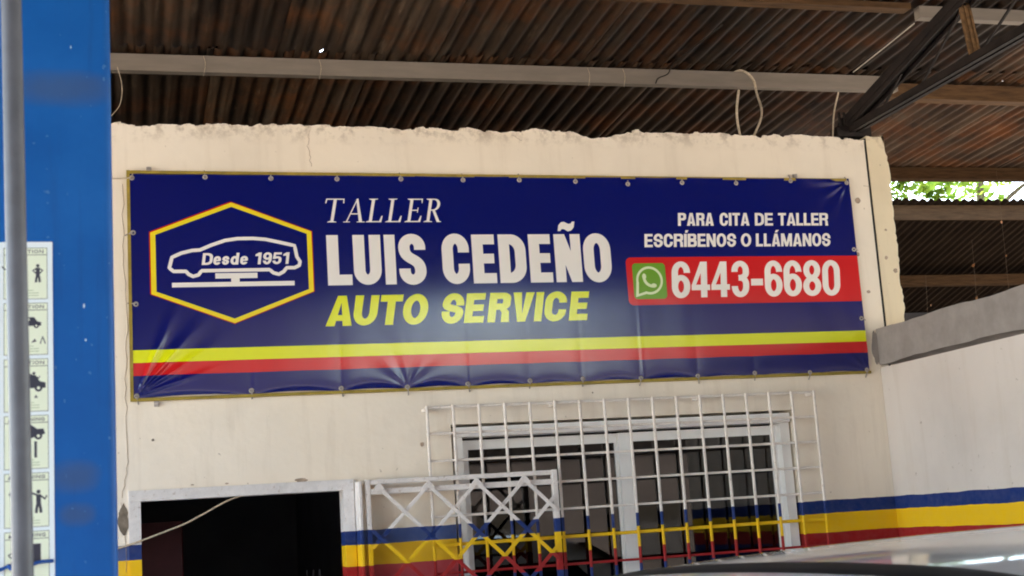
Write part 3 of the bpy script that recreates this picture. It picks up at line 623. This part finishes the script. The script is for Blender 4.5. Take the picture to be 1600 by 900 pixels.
wire('hanging_string', 'curved thread beside the blue post just above the wall', 'string', [(.01, .1, 4.02), (.03, .1, 3.93), (.02, .1, 3.84), (-.02, .1, 3.78)], .0022, M_rope, None, 4)
wire('door_cable', 'slack pale cable crossing the dark doorway diagonally', 'cable', [(-.16, -.02, 1.80), (-.032, -.018, 1.803), (.067, -.022, 1.828), (.16, -.03, 1.857), (.266, -.03, 1.893), (.345, -.03, 1.930), (.419, -.03, 1.967), (.475, -.02, 1.990), (.532, .01, 2.005)], .0042, M_rope)
wire('tie_cord', 'thin cord tying the banner corner to the left of the wall', 'cord', [(-.2, -.01, 3.455), (.02, -.015, 3.452), (.066, -.04, 3.455)], .0025, M_rope)

# ---------------------------------------------------------------- banner
ban = thing('banner', 'wide navy blue workshop banner with white and yellow lettering, tied to the wall', 'banner')
G_T = [(0.0654, 3.4543), (0.3904, 3.4595), (0.6905, 3.4554), (0.9994, 3.4543), (1.3063, 3.4563), (1.6123, 3.4528), (1.896, 3.4546), (2.1858, 3.4489), (2.4615, 3.4373), (2.7555, 3.4456), (3.0544, 3.4449), (3.3649, 3.4592), (3.690, 3.4507)]
G_B = [(0.070, 2.4606), (0.5696, 2.4667), (0.977, 2.4625), (1.2861, 2.4574), (1.5775, 2.4621), (1.8827, 2.4668), (2.149, 2.4669), (2.4494, 2.4599), (2.7501, 2.4602), (3.0587, 2.465), (3.3653, 2.4582), (3.690, 2.4602)]
G_S = [(0.0666, 3.1995), (0.0733, 2.8727), (3.690, 3.0922), (3.690, 2.7283)]
def seg(gx, x):
    for a, b in zip(gx[:-1], gx[1:]):
        if a <= x <= b: return (x - a) / (b - a)
    return 0
gt = [g_[0] for g_ in G_T]; gb = [g_[0] for g_ in G_B]
NX, NZ = 520, 150; uu = np.linspace(0, 1, NX); vv = np.linspace(0, 1, NZ)
Xg = BX0 + (BX1 - BX0) * uu; vs = []; us = []
st_ = np.array([math.sin(math.pi * seg(gt, x)) for x in Xg]); sb_ = np.array([math.sin(math.pi * seg(gb, x)) for x in Xg])
rb_ = np.array([.35 + 1.3 * nz(x * 2.3, 41) for x in Xg]); rt_ = np.array([1.8 * max(0, nz(x * 2.9, 42) - .35) for x in Xg])
n1 = np.array([nz(x * 1.7, 11) for x in Xg]); n2 = np.array([nz(x * 7, 12) for x in Xg])
for j, v_ in enumerate(vv):
    z = BZ0 + (BZ1 - BZ0) * v_
    for i, u_ in enumerate(uu):
        x = Xg[i]; dt, db, dl, dr = BZ1 - z, z - BZ0, x - BX0, BX1 - x
        o = .020 + .012 * math.sin(math.pi * u_) * math.sin(math.pi * v_) ** 1.6
        o += .0005 * math.exp(-((db - .19) / .11) ** 2) * (.35 + .65 * math.sin(math.pi * u_))
        o += .004 * (n1[i] - .5) * math.sin(math.pi * v_) + .0011 * (n2[i] - .5)
        o += .0025 * rt_[i] * st_[i] * math.exp(-dt / .03) - .006 * rb_[i] * (.25 + .75 * sb_[i]) * math.exp(-db / .020)          # scallops between the eyelets
        o -= .0022 * (1 - sb_[i]) ** 3 * math.exp(-db / .13); o -= .003 * (1 - st_[i]) ** 3 * math.exp(-dt / .06)
        # tension folds fanning out of the lower left corner, the fourth lower eyelet and the upper right corner
        for (cx, cz, a_, k_, ph, ln) in ((1.286, 2.457, .0019, 9, 0, .09), (3.69, 3.452, .003, 12, 1, .12), (3.69, 2.46, .003, 10, .4, .12)):
            dx, dz = x - cx, z - cz; r_ = math.hypot(dx, dz)
            if r_ < .8: o += a_ * math.sin(k_ * math.atan2(dz, abs(dx) + 1e-6) + ph) * min(1, r_ / .06) * math.exp(-r_ / ln)
        dx, dz = x - .07, z - 2.462; r_ = math.hypot(dx, dz); an = math.degrees(math.atan2(dz, dx))
        if r_ < .6:
            for a0_, a1_, am in ((66, 3.5, .011), (49, 4.5, .013), (33, 4, .007), (17, 3.5, .005)): o += am * math.exp(-((an - a0_) / a1_) ** 2) * min(1, r_ / .05) * math.exp(-(r_ / .24) ** 2)
        for gx_, am in ((.5696, .0008), (1.5775, .0008), (2.149, .0006), (2.4494, .0014), (1.8827, .0007)): o += am * math.exp(-((x - gx_ - .012) / .008) ** 2) * math.exp(-db / .2)
        zz = z + .009 * sb_[i] * max(0, 1 - db / .12) - .004 * st_[i] * max(0, 1 - dt / .1); xx = x
        vs.append((xx, -o, zz)); us.append((u_, v_))
m = MB(); m.add(vs, [(j * NX + i, j * NX + i + 1, (j + 1) * NX + i + 1, (j + 1) * NX + i) for j in range(NZ - 1) for i in range(NX - 1)], 0, True)
bt = print_material('banner_vinyl', im_banner, .16, .6, .2); gp = bt.geo()
wv = bt.n('TexWave'); wv.inputs['Scale'].default_value = 120; wv.bands_direction = 'X'; bt.l(gp, wv.inputs[0]); bt.bump(wv.outputs[0], .04, .001); M_ban = bt.m
me = bpy.data.meshes.new('vinyl_sheet'); me.from_pydata(m.v, [], m.f); me.materials.append(M_ban); me.polygons.foreach_set('use_smooth', [True] * len(m.f))
uvl = me.uv_layers.new(name='UVMap'); li = np.empty(len(me.loops), np.int32); me.loops.foreach_get('vertex_index', li); uvl.data.foreach_set('uv', np.array(us, np.float32)[li].ravel()); me.update()
place('vinyl_sheet', me, ban)
m = MB()
m.bar((.046, -.012, 3.482), (3.694, -.012, 3.466), .014, .016); m.bar((.046, -.012, 2.444), (3.714, -.012, 2.449), .014, .016)
m.bar((.049, -.0125, 2.438), (.049, -.0125, 3.49), .014, .016); m.bar((3.690, -.0105, 2.449), (3.690, -.0105, 3.462), .014, .014); m.build('backing_frame', M_gold, ban)
def sheet_o(x, z):
    i = min(NX - 1, max(0, int((x - BX0) / (BX1 - BX0) * (NX - 1)))); j = min(NZ - 1, max(0, int((z - BZ0) / (BZ1 - BZ0) * (NZ - 1)))); return vs_ban[j * NX + i][1]
vs_ban = vs
gm = MB(); ringp = [(.0085 * math.cos(a), 0, .0085 * math.sin(a)) for a in [2 * math.pi * k / 14 for k in range(15)]]; gm.tube(ringp, .0035, 6, False); gme = gm.mesh('eyelet', M_grom)
for kind, lst in (('t', G_T), ('b', G_B), ('s', G_S)):
    for (x, z) in lst:
        y = sheet_o(x, z) - .002; e = place('eyelet', gme, ban, (x, y, z))
        tgt = (x + random.uniform(-.006, .006), -.004, z + .034) if kind == 't' else (x + random.uniform(-.01, .01), -.004, z - .036) if kind == 'b' else ((x - .035 if x < 1 else x + .03), -.006, z + random.uniform(-.01, .01))
        loc = Vector(tgt) - Vector((x, y, z)); MB().tube([(0, -.003, -.004 if kind == 't' else .004), tuple(loc * .45 + Vector((0, -.006, 0))), tuple(loc)], .0034, 5).build('tie', M_tie, e)
for x, z in ((.1416, 3.497), (.1541, 2.425), (3.40, 3.487)):
    MB().box(x - .006, x + .006, -.02, .0, z - .010, z + .010).box(x - .011, x + .011, -.004, 0.001, z - .013, z + .013).build('clip', M_grom, ban)

# ---------------------------------------------------------------- window grille
gr = thing('window_grille', 'square mesh window grille painted cream, yellow and maroon', 'grille')
bx = [1.360 + .1239 * i for i in range(17)]; zr = [2.354, 2.231, 2.106, 1.980, 1.853, 1.724, 1.597, 1.47, 1.345, 1.22]
for k, x in enumerate(bx): MB().bevel_box(x - .0065, x + .0065, -.0855, -.0735, 1.20, 2.360, .003, 'z', 2).build('upright_bar', M_bar, gr)
for z in zr: MB().bevel_box(bx[0] - .006, bx[-1] + .006, -.073, -.061, z - (.008 if abs(z - 1.724) < .01 else .0058), z + (.008 if abs(z - 1.724) < .01 else .0058), .0025, 'x', 2).build('cross_bar', M_bar, gr)
for x in (bx[0], bx[5], bx[11], bx[-1]):
    for z in (2.345, 1.21): MB().box(x - .008, x + .008, -.063, .004, z - .007, z + .007).build('wall_bracket', M_bar, gr)

# ---------------------------------------------------------------- folding security gate
ga = thing('security_gate', 'open lattice security gate with crossed bars folded against the wall beside the door', 'gate', None, (1.052, -.10, 0), R(-1.2))
W_, T_, Bm = .90, 2.036, .10
for (a, b) in ((0, .022), (W_ - .028, W_)): MB().bevel_box(a, b, -.015, .012, Bm, T_, .003).build('gate_post', M_gate, ga)
for z, h_ in ((T_ - .012, .022), (T_ - .055, .026), (Bm + .01, .022), (1.05, .03)): MB().bevel_box(.0225, W_ - .0285, -.0125, .010, z - h_ / 2, z + h_ / 2, .003, 'x').build('gate_rail', M_gate, ga)
z_hi, z_lo = T_ - .040, Bm + .02; per = .2255
def clip(s_, c0):   # line x + s_*z = c0 inside the frame
    pts = []
    for z in (z_lo, z_hi):
        x = c0 - s_ * z
        if .02 <= x <= W_ - .02: pts.append((x, z))
    for x in (.02, W_ - .02):
        z = (c0 - x) / s_
        if z_lo < z < z_hi: pts.append((x, z))
    return pts[:2] if len(pts) >= 2 else None
xa = .5 + .010      # an upper meeting point of two diagonals
for fam, s_ in ((0, 1), (1, -1)):
    for k in range(-12, 14):
        c0 = xa + s_ * (z_hi - .0) + per * k; pr = clip(s_, c0)
        if pr:
            yo = -.0185 if fam else -.0275
            if math.dist(*pr) > .08: MB().bar((pr[0][0], yo, pr[0][1]), (pr[1][0], yo, pr[1][1]), .0165, .006).build('diagonal_bar', M_gate, ga)
for k in range(-2, 3):
    x = xa + per * k
    if .05 < x < W_ - .04: MB().prism([(x - .03, z_hi - .012), (x + .03, z_hi - .012), (x + .006, z_hi + .018), (x - .006, z_hi + .018)], -.034, -.012).build('gusset', M_gate, ga)
jm = MB().bevel_box(1.018, 1.034, -.125, -.02, 0, 2.03, .003); jm.build('gate_jamb', M_gate, None, label='slim upright jamb between doorway and lattice gate', category='jamb')

# ---------------------------------------------------------------- inside the office
cab = thing('locker', 'dark maroon locker inside the doorway at left', 'locker')
MB().bevel_box(-.25, .315, 1.5, 1.95, 0, 1.93, .01).build('locker_body', M_maroon, cab); MB().box(.02, .30, 1.492, 1.4995, .06, 1.88).build('locker_door', M_maroon, cab)
sh = thing('shelf_unit', 'dark shelf with bottles seen through the doorway', 'shelf')
MB().box(.93, 1.24, 1.4, 1.7, 1.45, 1.475).box(1.215, 1.24, 1.4, 1.7, 0, 1.75).box(.93, .95, 1.4, 1.7, 0, 1.45).build('shelf_board', M_dark, sh)
M_bott = plain('glossy_bottle', (.10, .10, .12), .15, .8)
for k, (x, lab) in enumerate(((.975, 'leftmost slim bottle on the shelf in the doorway'), (1.01, 'middle slim bottle on the shelf in the doorway'), (1.045, 'rightmost slim bottle on the shelf in the doorway'))):
    MB().tube([(x, 1.48, 1.4755), (x, 1.48, 1.56), (x, 1.48, 1.585), (x, 1.48, 1.62)], [.013, .013, .005, .005], 12).build('bottle', M_bott, None, label=lab, category='bottle', group='bottles on the office shelf')

# ---------------------------------------------------------------- vehicle lift column with decal and pipe
lc = thing('lift_column', 'bright blue vehicle lift column with a sheet of safety decals', 'lift column')
m = MB(); m.bevel_box(-.31, -.0085, -3.95, -3.66, .02, 3.45, .013, 'z', 6); m.build('column', M_lift, lc)
MB().box(-.40, .09, -4.03, -3.56, 0, .0195).build('base_plate', M_lift, lc)
DX0, DX1, DZ0, DZ1 = -.262, -.1045, 1.48, 2.3085
dc = Canvas(DX0, DX1, DZ0, DZ1, 5200, (.88, .92, .94))
CELL, INK, GY = (.89, .92, .83), (.20, .21, .27), (.62, .68, .58)
def stick(x, z, s_, pose=0):
    K = lambda pts, w_: dc.region([('+', rib([(x + a * s_, z + b * s_) for a, b in pts], w_ * s_, w_ * s_))], INK)
    dc.region([('+', [arc(x, z + .93 * s_, .09 * s_, .09 * s_, 0, 360)])], INK)
    K([(0, .82), (0, .6), (0, .42)], .2); K([(-.03, .46), (-.08, .2), (-.10, 0)], .12); K([(.03, .46), (.08, .2), (.10, 0)], .12)
    if pose == 0: K([(-.05, .78), (-.26, .66), (-.09, .5)], .08); K([(.05, .78), (.26, .66), (.09, .5)], .08)
    else: K([(-.05, .78), (-.3, .9), (-.4, 1.05)], .08); K([(.05, .78), (.28, .6), (.34, .75)], .08)
def carp(x, z, s_, ang=0):
    ca, sa = math.cos(R(ang)), math.sin(R(ang)); T = lambda pts: [(x + (a * ca - b * sa) * s_, z + (a * sa + b * ca) * s_) for a, b in pts]
    dc.poly(T([(-.5, 0), (-.5, .18), (-.3, .24), (-.18, .42), (.2, .42), (.34, .22), (.52, .17), (.52, 0)]), col=INK)
    dc.poly(T([(-.14, .36), (-.22, .25), (0, .25), (0, .36)]), col=CELL)
    for k in (-.3, .3): dc.region([('+', [arc(x + (k * ca) * s_, z + (k * sa) * s_, .12 * s_, .12 * s_, 0, 360)])], INK); dc.region([('+', [arc(x + (k * ca) * s_, z + (k * sa) * s_, .05 * s_, .05 * s_, 0, 360)])], CELL)
heads = ['CAUTION', 'CAUTION', 'CAUTION', 'WARNING', 'WARNING', 'WARNING', 'CAUTION', 'WARNING', 'WARNING']
z = 2.2985
for i, hd in enumerate(heads):
    hc = .086; 
    for c0, c1 in ((-.2545, -.1875), (-.1805, -.1125)):
        dc.poly(L4(c0, c1, z - hc, z), col=GY if False else (.35, .38, .36)); dc.poly(L4(c0 + .0009, c1 - .0009, z - hc + .0009, z - .0009), col=CELL)
        dc.poly(L4(c0, c1, z - .0125, z - .0112), col=(.45, .48, .45))
        dc.poly([(c0 + .006, z - .0095), (c0 + .0105, z - .0095), (c0 + .00825, z - .0025)], col=INK)
        dc.text(hd, c0 + .0135, c1 - .006, z - .0092, .0058, .2, .17, INK, 0, .30)
        left = c0 < -.2; cx = (c0 + c1) / 2; zb = z - hc
        if i == 0: stick(cx + .019, zb + .028, .030); stick(cx - .012, zb + .032, .026); stick(cx - .026, zb + .028, .026, 1)
        elif i == 1: carp(cx + .006, zb + .048, .034); stick(cx - .016, zb + .03, .026, 1); dc.region([('+', rib([(cx + .022, zb + .018), (cx + .026, zb + .030)], .0015, .0015)), ('+', rib([(cx + .030, zb + .018), (cx + .026, zb + .030)], .0015, .0015))], INK); dc.poly([(cx + .008, zb + .02), (cx + .014, zb + .027), (cx + .016, zb + .022)], col=INK)
        elif i == 2: carp(cx + .004, zb + .038, .05); stick(cx + .012, zb + .038, .026, 1); dc.poly([(cx + .012, zb + .022), (cx + .015, zb + .027), (cx + .018, zb + .022)], col=INK)
        elif i == 3: carp(cx + .004, zb + .048, .05, 18); dc.poly(L4(cx + .012, cx + .016, zb + .018, zb + .044), col=INK)
        elif i == 4: stick(cx + .018, zb + .022, .036, 1); carp(cx - .012, zb + .045, .034, -25)
        elif i == 5: dc.poly(L4(cx - .006, cx + .021, zb + .034, zb + .066), col=(.2, .2, .26)); stick(cx - .02, zb + .03, .03)
        else: carp(cx, zb + .035, .045); stick(cx + .02, zb + .03, .03)
        for k in range(3): dc.poly(L4(cx - .026, cx + .020 - .008 * (k == 2), zb + .0055 + .0042 * k, zb + .0067 + .0042 * k), col=(.66, .72, .60))
    z -= .0922
im_dec = dc.image('decal_print')
m = MB(); n = 2; vs = [(DX0, -3.9515, DZ0), (DX1, -3.9515, DZ0), (DX1 - .0, -3.9515, DZ1), (DX0, -3.9515, DZ1)]
me = bpy.data.meshes.new('safety_decal'); bvs = vs + [(x, -3.9502, z_) for x, _, z_ in vs]; me.from_pydata(bvs, [], [(0, 1, 2, 3), (0, 4, 5, 1), (1, 5, 6, 2), (2, 6, 7, 3), (3, 7, 4, 0)])
me.materials.append(print_material('decal_vinyl', im_dec, .4, .4).m); uvl = me.uv_layers.new(name='UVMap')
for p_ in me.polygons:
    for l_ in p_.loop_indices:
        v_ = me.vertices[me.loops[l_].vertex_index].co; uvl.data[l_].uv = ((v_.x - DX0) / (DX1 - DX0), (v_.z - DZ0) / (DZ1 - DZ0))
place('safety_decal', me, lc, label='pale green caution and warning pictogram sheet')
MB().tube([(-.30, -4.42, .0), (-.1255, -4.40, .2), (-.1235, -4.4, 1.77), (-.1355, -4.4, 2.55), (-.141, -4.4, 3.3)], [.0135] * 5, 18).build('pipe', M_pole, None, label='slim grey pipe standing in front of the blue lift column', category='pipe')
M_bluecord = plain('blue_cord', (.01, .07, .30), .6, .3)
wire('cord', 'blue cord across the decal sheet behind the grey pipe', 'cord', [(-.31, -3.962, 1.773), (-.24, -3.958, 1.778), (-.19, -3.958, 1.780), (-.17, -3.957, 1.786), (-.15, -3.957, 1.781), (-.13, -3.957, 1.788), (-.106, -3.955, 1.789)], .0028, M_bluecord)
for x, z_ in ((-.152, 1.787), (-.17, 1.782)): wire('cord_knot', 'small knot in the blue cord ' + ('right' if x > -.16 else 'left') + ' of the pipe', 'knot', [(x - .004, -3.958, z_ + .004), (x, -3.962, z_), (x + .004, -3.958, z_ - .003)], .0036, M_bluecord)

# ---------------------------------------------------------------- car
cr = thing('parked_car', 'white glossy off-road car, only its roof reaching into the lower right', 'car', None, (2.80, -3.80, 0), R(10)); cr.scale = (1, 1, 1.03)
t = NT('white_car_paint'); p = t.geo(); t.base(t.ramp(t.noise(p, 2.5, 4), [(.3, (.84, .83, .80)), (.7, (.88, .87, .84))]), .35, .5); t.b.inputs['Coat Weight'].default_value = 1; t.b.inputs['Coat Roughness'].default_value = .065; M_car = t.m
sec = [(.78, .28), (.88, .42), (.905, .62), (.90, .85), (.86, 1.06), (.80, 1.24), (.735, 1.42), (.685, 1.545), (.63, 1.600), (.55, 1.638), (.42, 1.664), (.22, 1.680), (0, 1.686)]
stn = [(-2.22, .02, .86, .10), (-2.20, .25, .93, .0), (-2.12, .80, .96, 0), (-2.0, .93, .985, 0), (-1.75, .975, 1, 0), (-1.3, .995, 1, 0), (-.7, 1.0, 1, 0), (0, .985, 1, 0), (.35, .94, 1, 0), (.55, .86, 1, 0), (.85, .55, 1, 0), (1.15, .22, 1, 0), (1.3, .10, 1, 0), (1.8, .03, .99, 0), (2.15, -.06, .95, 0), (2.3, -.25, .86, .08)]
belt = 1.06; vs = []; full = [(-a, b) for a, b in sec] + [(a, b) for a, b in sec[::-1][1:]]; k = len(full)
for (x, kk, wy, rz_) in stn:
    for (y, z) in full:
        zz = z if z <= belt else belt + (z - belt) * kk
        if kk < .3 and z > belt: y = y / max(abs(y), 1e-6) * (abs(y) + (.86 - abs(y)) * 0) if y else 0
        vs.append((x, y * wy, zz + rz_ * (1 if z < .6 else 0)))
body = MB(); body.add(vs, [(i * k + j, i * k + j + 1, (i + 1) * k + j + 1, (i + 1) * k + j) for i in range(len(stn) - 1) for j in range(k - 1)] + [(i * k, (i + 1) * k, (i + 1) * k + k - 1, i * k + k - 1) for i in range(len(stn) - 1)], 0, True)
body.add(vs[:k], [tuple(range(k))]); body.add(vs[-k:], [tuple(range(k))])
bo = body.build('body', M_car, cr); sb = bo.modifiers.new('smooth', 'SUBSURF'); sb.levels = 2; sb.render_levels = 3
# glazing, trim, wheels
def pane(name, pts, mat): return MB().add(pts, [tuple(range(len(pts)))]).build(name, mat, cr)
for s_ in (-1, 1):
    for (xa_, xb_, xc, xd) in ((-1.85, -1.05, -1.05, -1.75), (-.98, -.18, -.18, -.98), (-.10, .80, .42, -.10)):
        m = MB(); q0 = [(xa_, .868, 1.10), (xb_, .868, 1.10), (xc, .742, 1.47), (xd, .742, 1.47)]
        m.add([(a, s_ * b, c) for a, b, c in q0] + [(a, s_ * (b - .03), c) for a, b, c in q0], [(0, 1, 2, 3), (4, 5, 6, 7), (0, 1, 5, 4), (1, 2, 6, 5), (2, 3, 7, 6), (3, 0, 4, 7)]); m.build('side_window', M_carglass, cr)
    MB().tube([(-1.7, s_ * .69, 1.545), (-1.5, s_ * .698, 1.548), (-.2, s_ * .698, 1.545), (.15, s_ * .69, 1.53)], .008, 8).build('drip_rail', M_rubber, cr)
    MB().bevel_box(.55, .75, s_ * .95 - .08, s_ * .95 + .08, 1.02, 1.16, .03).build('mirror', M_car, cr)
    for x in (-1.42, 1.40):
        wm = MB().tube([(0, -.11, 0), (0, -.10, 0), (0, .10, 0), (0, .11, 0)], [.32, .36, .36, .32], 32); o = wm.build('wheel', M_rubber, cr); o.location = (x, s_ * .80, .36)
        r2 = MB().tube([(0, -.112, 0), (0, .112, 0)], .22, 24); r2.build('rim', M_grom, o)
dg = bpy.context.evaluated_depsgraph_get()
from mathutils.bvhtree import BVHTree
bvh = BVHTree.FromObject(bo, dg); vs = []; NB = 44
for i in range(NB + 1):
    y = -.665 + 1.33 * i / NB; xi, xo = -1.81 - .12 * y + .30 * y * y, -1.907 - .06 * y + .30 * y * y
    for j in range(6):
        x = xi + (xo - xi) * j / 5; h = bvh.ray_cast(Vector((x, y, 3)), Vector((0, 0, -1)))[0]; vs.append((x, y, h.z + (.0035 if 0 < j < 5 and 0 < i < NB else -.004)))
MB().add(vs, [(i * 6 + j, i * 6 + j + 1, i * 6 + j + 7, i * 6 + j + 6) for i in range(NB) for j in range(5)], 0, True).build('rear_roof_trim', M_rubber, cr)
MB().add([(.56, -.66, 1.585), (.56, .66, 1.585), (1.27, .78, 1.135), (1.27, -.78, 1.135)], [(0, 1, 2, 3)]).build('windscreen', M_carglass, cr)

# ---------------------------------------------------------------- neighbour's lean-to, threads and trees behind
ln = thing('lean_to_roof', 'dark corrugated lean-to roof beyond the side wall', 'roof')
def corr(name, x0, x1, y0, z0, y1, z1, pit, amp, mat, parent, n8=8):
    n = int((x1 - x0) / pit * n8); L_ = 4; vs = []
    for jj in range(L_ + 1):
        for i in range(n + 1):
            x = x0 + (x1 - x0) * i / n; vs.append((x, y0 + (y1 - y0) * jj / L_, z0 + (z1 - z0) * jj / L_ + amp * math.cos(2 * math.pi * (x - x0) / pit)))
    k2 = len(vs); vs += [(a, b, c + .0012) for a, b, c in vs]; fs = []
    for jj in range(L_):
        for i in range(n):
            a = jj * (n + 1) + i; fs += [(a, a + 1, a + n + 2, a + n + 1), (a + k2, a + n + 1 + k2, a + n + 2 + k2, a + 1 + k2)]
    me = bpy.data.meshes.new(name); me.from_pydata(vs, [], fs); me.materials.append(mat); me.polygons.foreach_set('use_smooth', [True] * len(fs)); me.update(); return place(name, me, parent)
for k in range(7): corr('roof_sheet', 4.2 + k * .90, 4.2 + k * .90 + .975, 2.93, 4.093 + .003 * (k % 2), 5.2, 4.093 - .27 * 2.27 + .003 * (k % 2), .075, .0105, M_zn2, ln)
MB().box(4.1, 11, 3.0, 3.03, 3.948, 4.066).build('fascia_board', M_wood2, ln)
MB().box(4.1, 11, 4.02, 4.10, 3.60, 3.69).build('beam', M_wood2, ln)
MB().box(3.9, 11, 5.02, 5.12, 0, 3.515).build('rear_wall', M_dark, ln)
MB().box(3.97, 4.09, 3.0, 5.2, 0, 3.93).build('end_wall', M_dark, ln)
for x in (9.5,): MB().box(x, x + .09, 4.0, 4.018, 0, 3.9).build('post', M_wood, ln)
for i, (x, y, z0, z1, lab) in enumerate(((6.02, 1.9, 2.9, 4.05, 'long cobweb thread below the eave beam at right'), (5.75, 1.9, 3.0, 3.55, 'cobweb thread with a dry leaf, middle of the opening'), (5.35, 1.9, 2.95, 3.3, 'short cobweb thread nearest the cream wall'))):
    o = MB().tube([(x, y, z1), (x - .012, y, (z0 + z1) / 2), (x - .03, y, z0)], .0008, 4).build('cobweb_thread', M_thread, None, label=lab, category='cobweb', group='cobweb threads under the eave')
leafm = MB(); leafm.add([(0, 0, 0), (.018, -.004, .012), (.03, .004, .04), (0, -.003, .034), (-.016, .003, .014)], [(0, 1, 2, 3), (0, 3, 4)]); lme = leafm.mesh('dry_leaf', M_leafdry)
for i, (x, z, s_, lab) in enumerate(((5.99, 3.66, 1.0, 'largest dry leaf caught on the long thread'), (6.22, 3.67, .7, 'dry leaf right of the largest one'), (6.0, 3.42, .5, 'tiny leaf scrap under the largest dry leaf'), (5.72, 3.35, .8, 'pale leaf scrap in the middle of the dark opening'), (5.72, 3.12, .7, 'leaf scrap above the side wall at centre'), (5.35, 3.08, .7, 'leaf scrap hanging nearest the cream wall'))):
    place('dry_leaf', lme, None, (x, 1.88, z), (0, random.uniform(-.6, .6), random.uniform(-1, 1)), (s_ * .75,) * 3, label=lab, category='leaf', group='leaf scraps caught in cobwebs')
t = NT('leaf_green'); oi = t.n('NewGeometry'); rn = t.n('TexNoise'); rn.inputs['Scale'].default_value = 3; t.l(oi.outputs['Position'], rn.inputs[0])
lc_ = t.ramp(rn.outputs[0], [(.3, (.05, .11, .015)), (.7, (.16, .23, .03))])
df = t.n('BsdfDiffuse'); tl = t.n('BsdfTranslucent'); ms = t.n('MixShader'); ms.inputs[0].default_value = .45; t.l(lc_, df.inputs[0]); t.l(lc_, tl.inputs[0]); t.l(df.outputs[0], ms.inputs[1]); t.l(tl.outputs[0], ms.inputs[2]); t.l(ms.outputs[0], t.t.nodes['Material Output'].inputs[0]); M_leaf = t.m
M_bark = plain('bark', (.12, .09, .06), .9, .2, 0, .4, 20, .01)
def tree(x, y, h_, rx, rzz, n, label, sd_):
    rg = random.Random(sd_); o = thing('broadleaf_tree', label, 'tree', 'trees beyond the roof', (x, y, 0))
    tk = MB(); tk.tube(spline([(0, 0, 0), (.1, 0, h_ * .3), (-.05, .1, h_ * .6), (.1, 0, h_ * .9)]), [.16 * (1 - i / 30) for i in range(25)], 9)
    for k in range(7):
        a = rg.uniform(0, 6.28); zb = h_ * rg.uniform(.45, .7); tk.tube(spline([(0, 0, zb), (math.cos(a) * rx * .4, math.sin(a) * rx * .4, zb + .4), (math.cos(a) * rx * .8, math.sin(a) * rx * .8, zb + .7)]), [.05 - .0025 * i for i in range(17)], 6)
    tk.build('trunk', M_bark, o); cw = MB()
    cl = [(rg.gauss(0, .45) * rx, rg.gauss(0, .45) * rx, h_ * .72 + rg.gauss(0, .5) * rzz, rg.uniform(.18, .42)) for _ in range(46)]
    for _ in range(n):
        c = rg.choice(cl); d = Vector((rg.gauss(0, 1), rg.gauss(0, 1), rg.gauss(0, 1))).normalized() * c[3] * rg.uniform(.5, 1.1)
        p0 = Vector(c[:3]) + d; a = Vector((rg.gauss(0, 1), rg.gauss(0, 1), rg.gauss(0, 1))).normalized(); b = a.orthogonal().normalized(); s_ = rg.uniform(.04, .10)
        cw.add([p0 - a * s_, p0 + b * s_ * .45, p0 + a * s_, p0 - b * s_ * .45], [(0, 1, 2, 3)])
    cw.build('crown', M_leaf, o, kind='stuff')
tree(8.6, 8.0, 7.6, 1.2, 1.4, 5600, 'bushy green tree seen in the gap nearest the cream wall', 1)
tree(11.0, 9.0, 7.8, 1.3, 1.4, 1500, 'thin leafed tree in the middle of the bright gap', 2)
tree(12.6, 9.2, 7.9, 1.1, 1.4, 2600, 'yellow green tree at the right end of the gap', 3)

# ---------------------------------------------------------------- unseen blocks behind the camera, sized to shape reflections on banner and glass
M_opp = plain('reflection_block_dark', (.055, .045, .04), .9, .2, 0, .2, 1)  # kept dark to dim what the banner and panes reflect
for (a, b, h_, lab) in ((-16, 4.9, 5.9, 'tall unseen block across the yard, cutting glare on the banner'), (4.92, 11.4, 3.3, 'low unseen block across the yard, letting sky glare reach the banner'), (11.42, 26, 6.8, 'second tall unseen block across the yard, cutting glare on the banner')):
    o = thing('reflection_block', lab, 'building', 'unseen reflection blocks across the yard', (0, 0, 0))
    MB().box(a, b, -26, -20, 0, h_).build('walls', M_opp, o); MB().box(a - .2, b + .2 if b > 20 else b, -26.2, -19.8, h_ + .002, h_ + .15).build('roof_slab', M_conc, o)
    n = int((b - a) / 2.6)
    for k in range(n):
        xc = a + (k + .7) * (b - a) / n
        for zc in ((1.2, 3.4) if h_ > 4 else (1.5,)): MB().box(xc - .5, xc + .5, -20.0, -19.97, zc - .55, zc + .55).build('window', M_glass_dark, o)
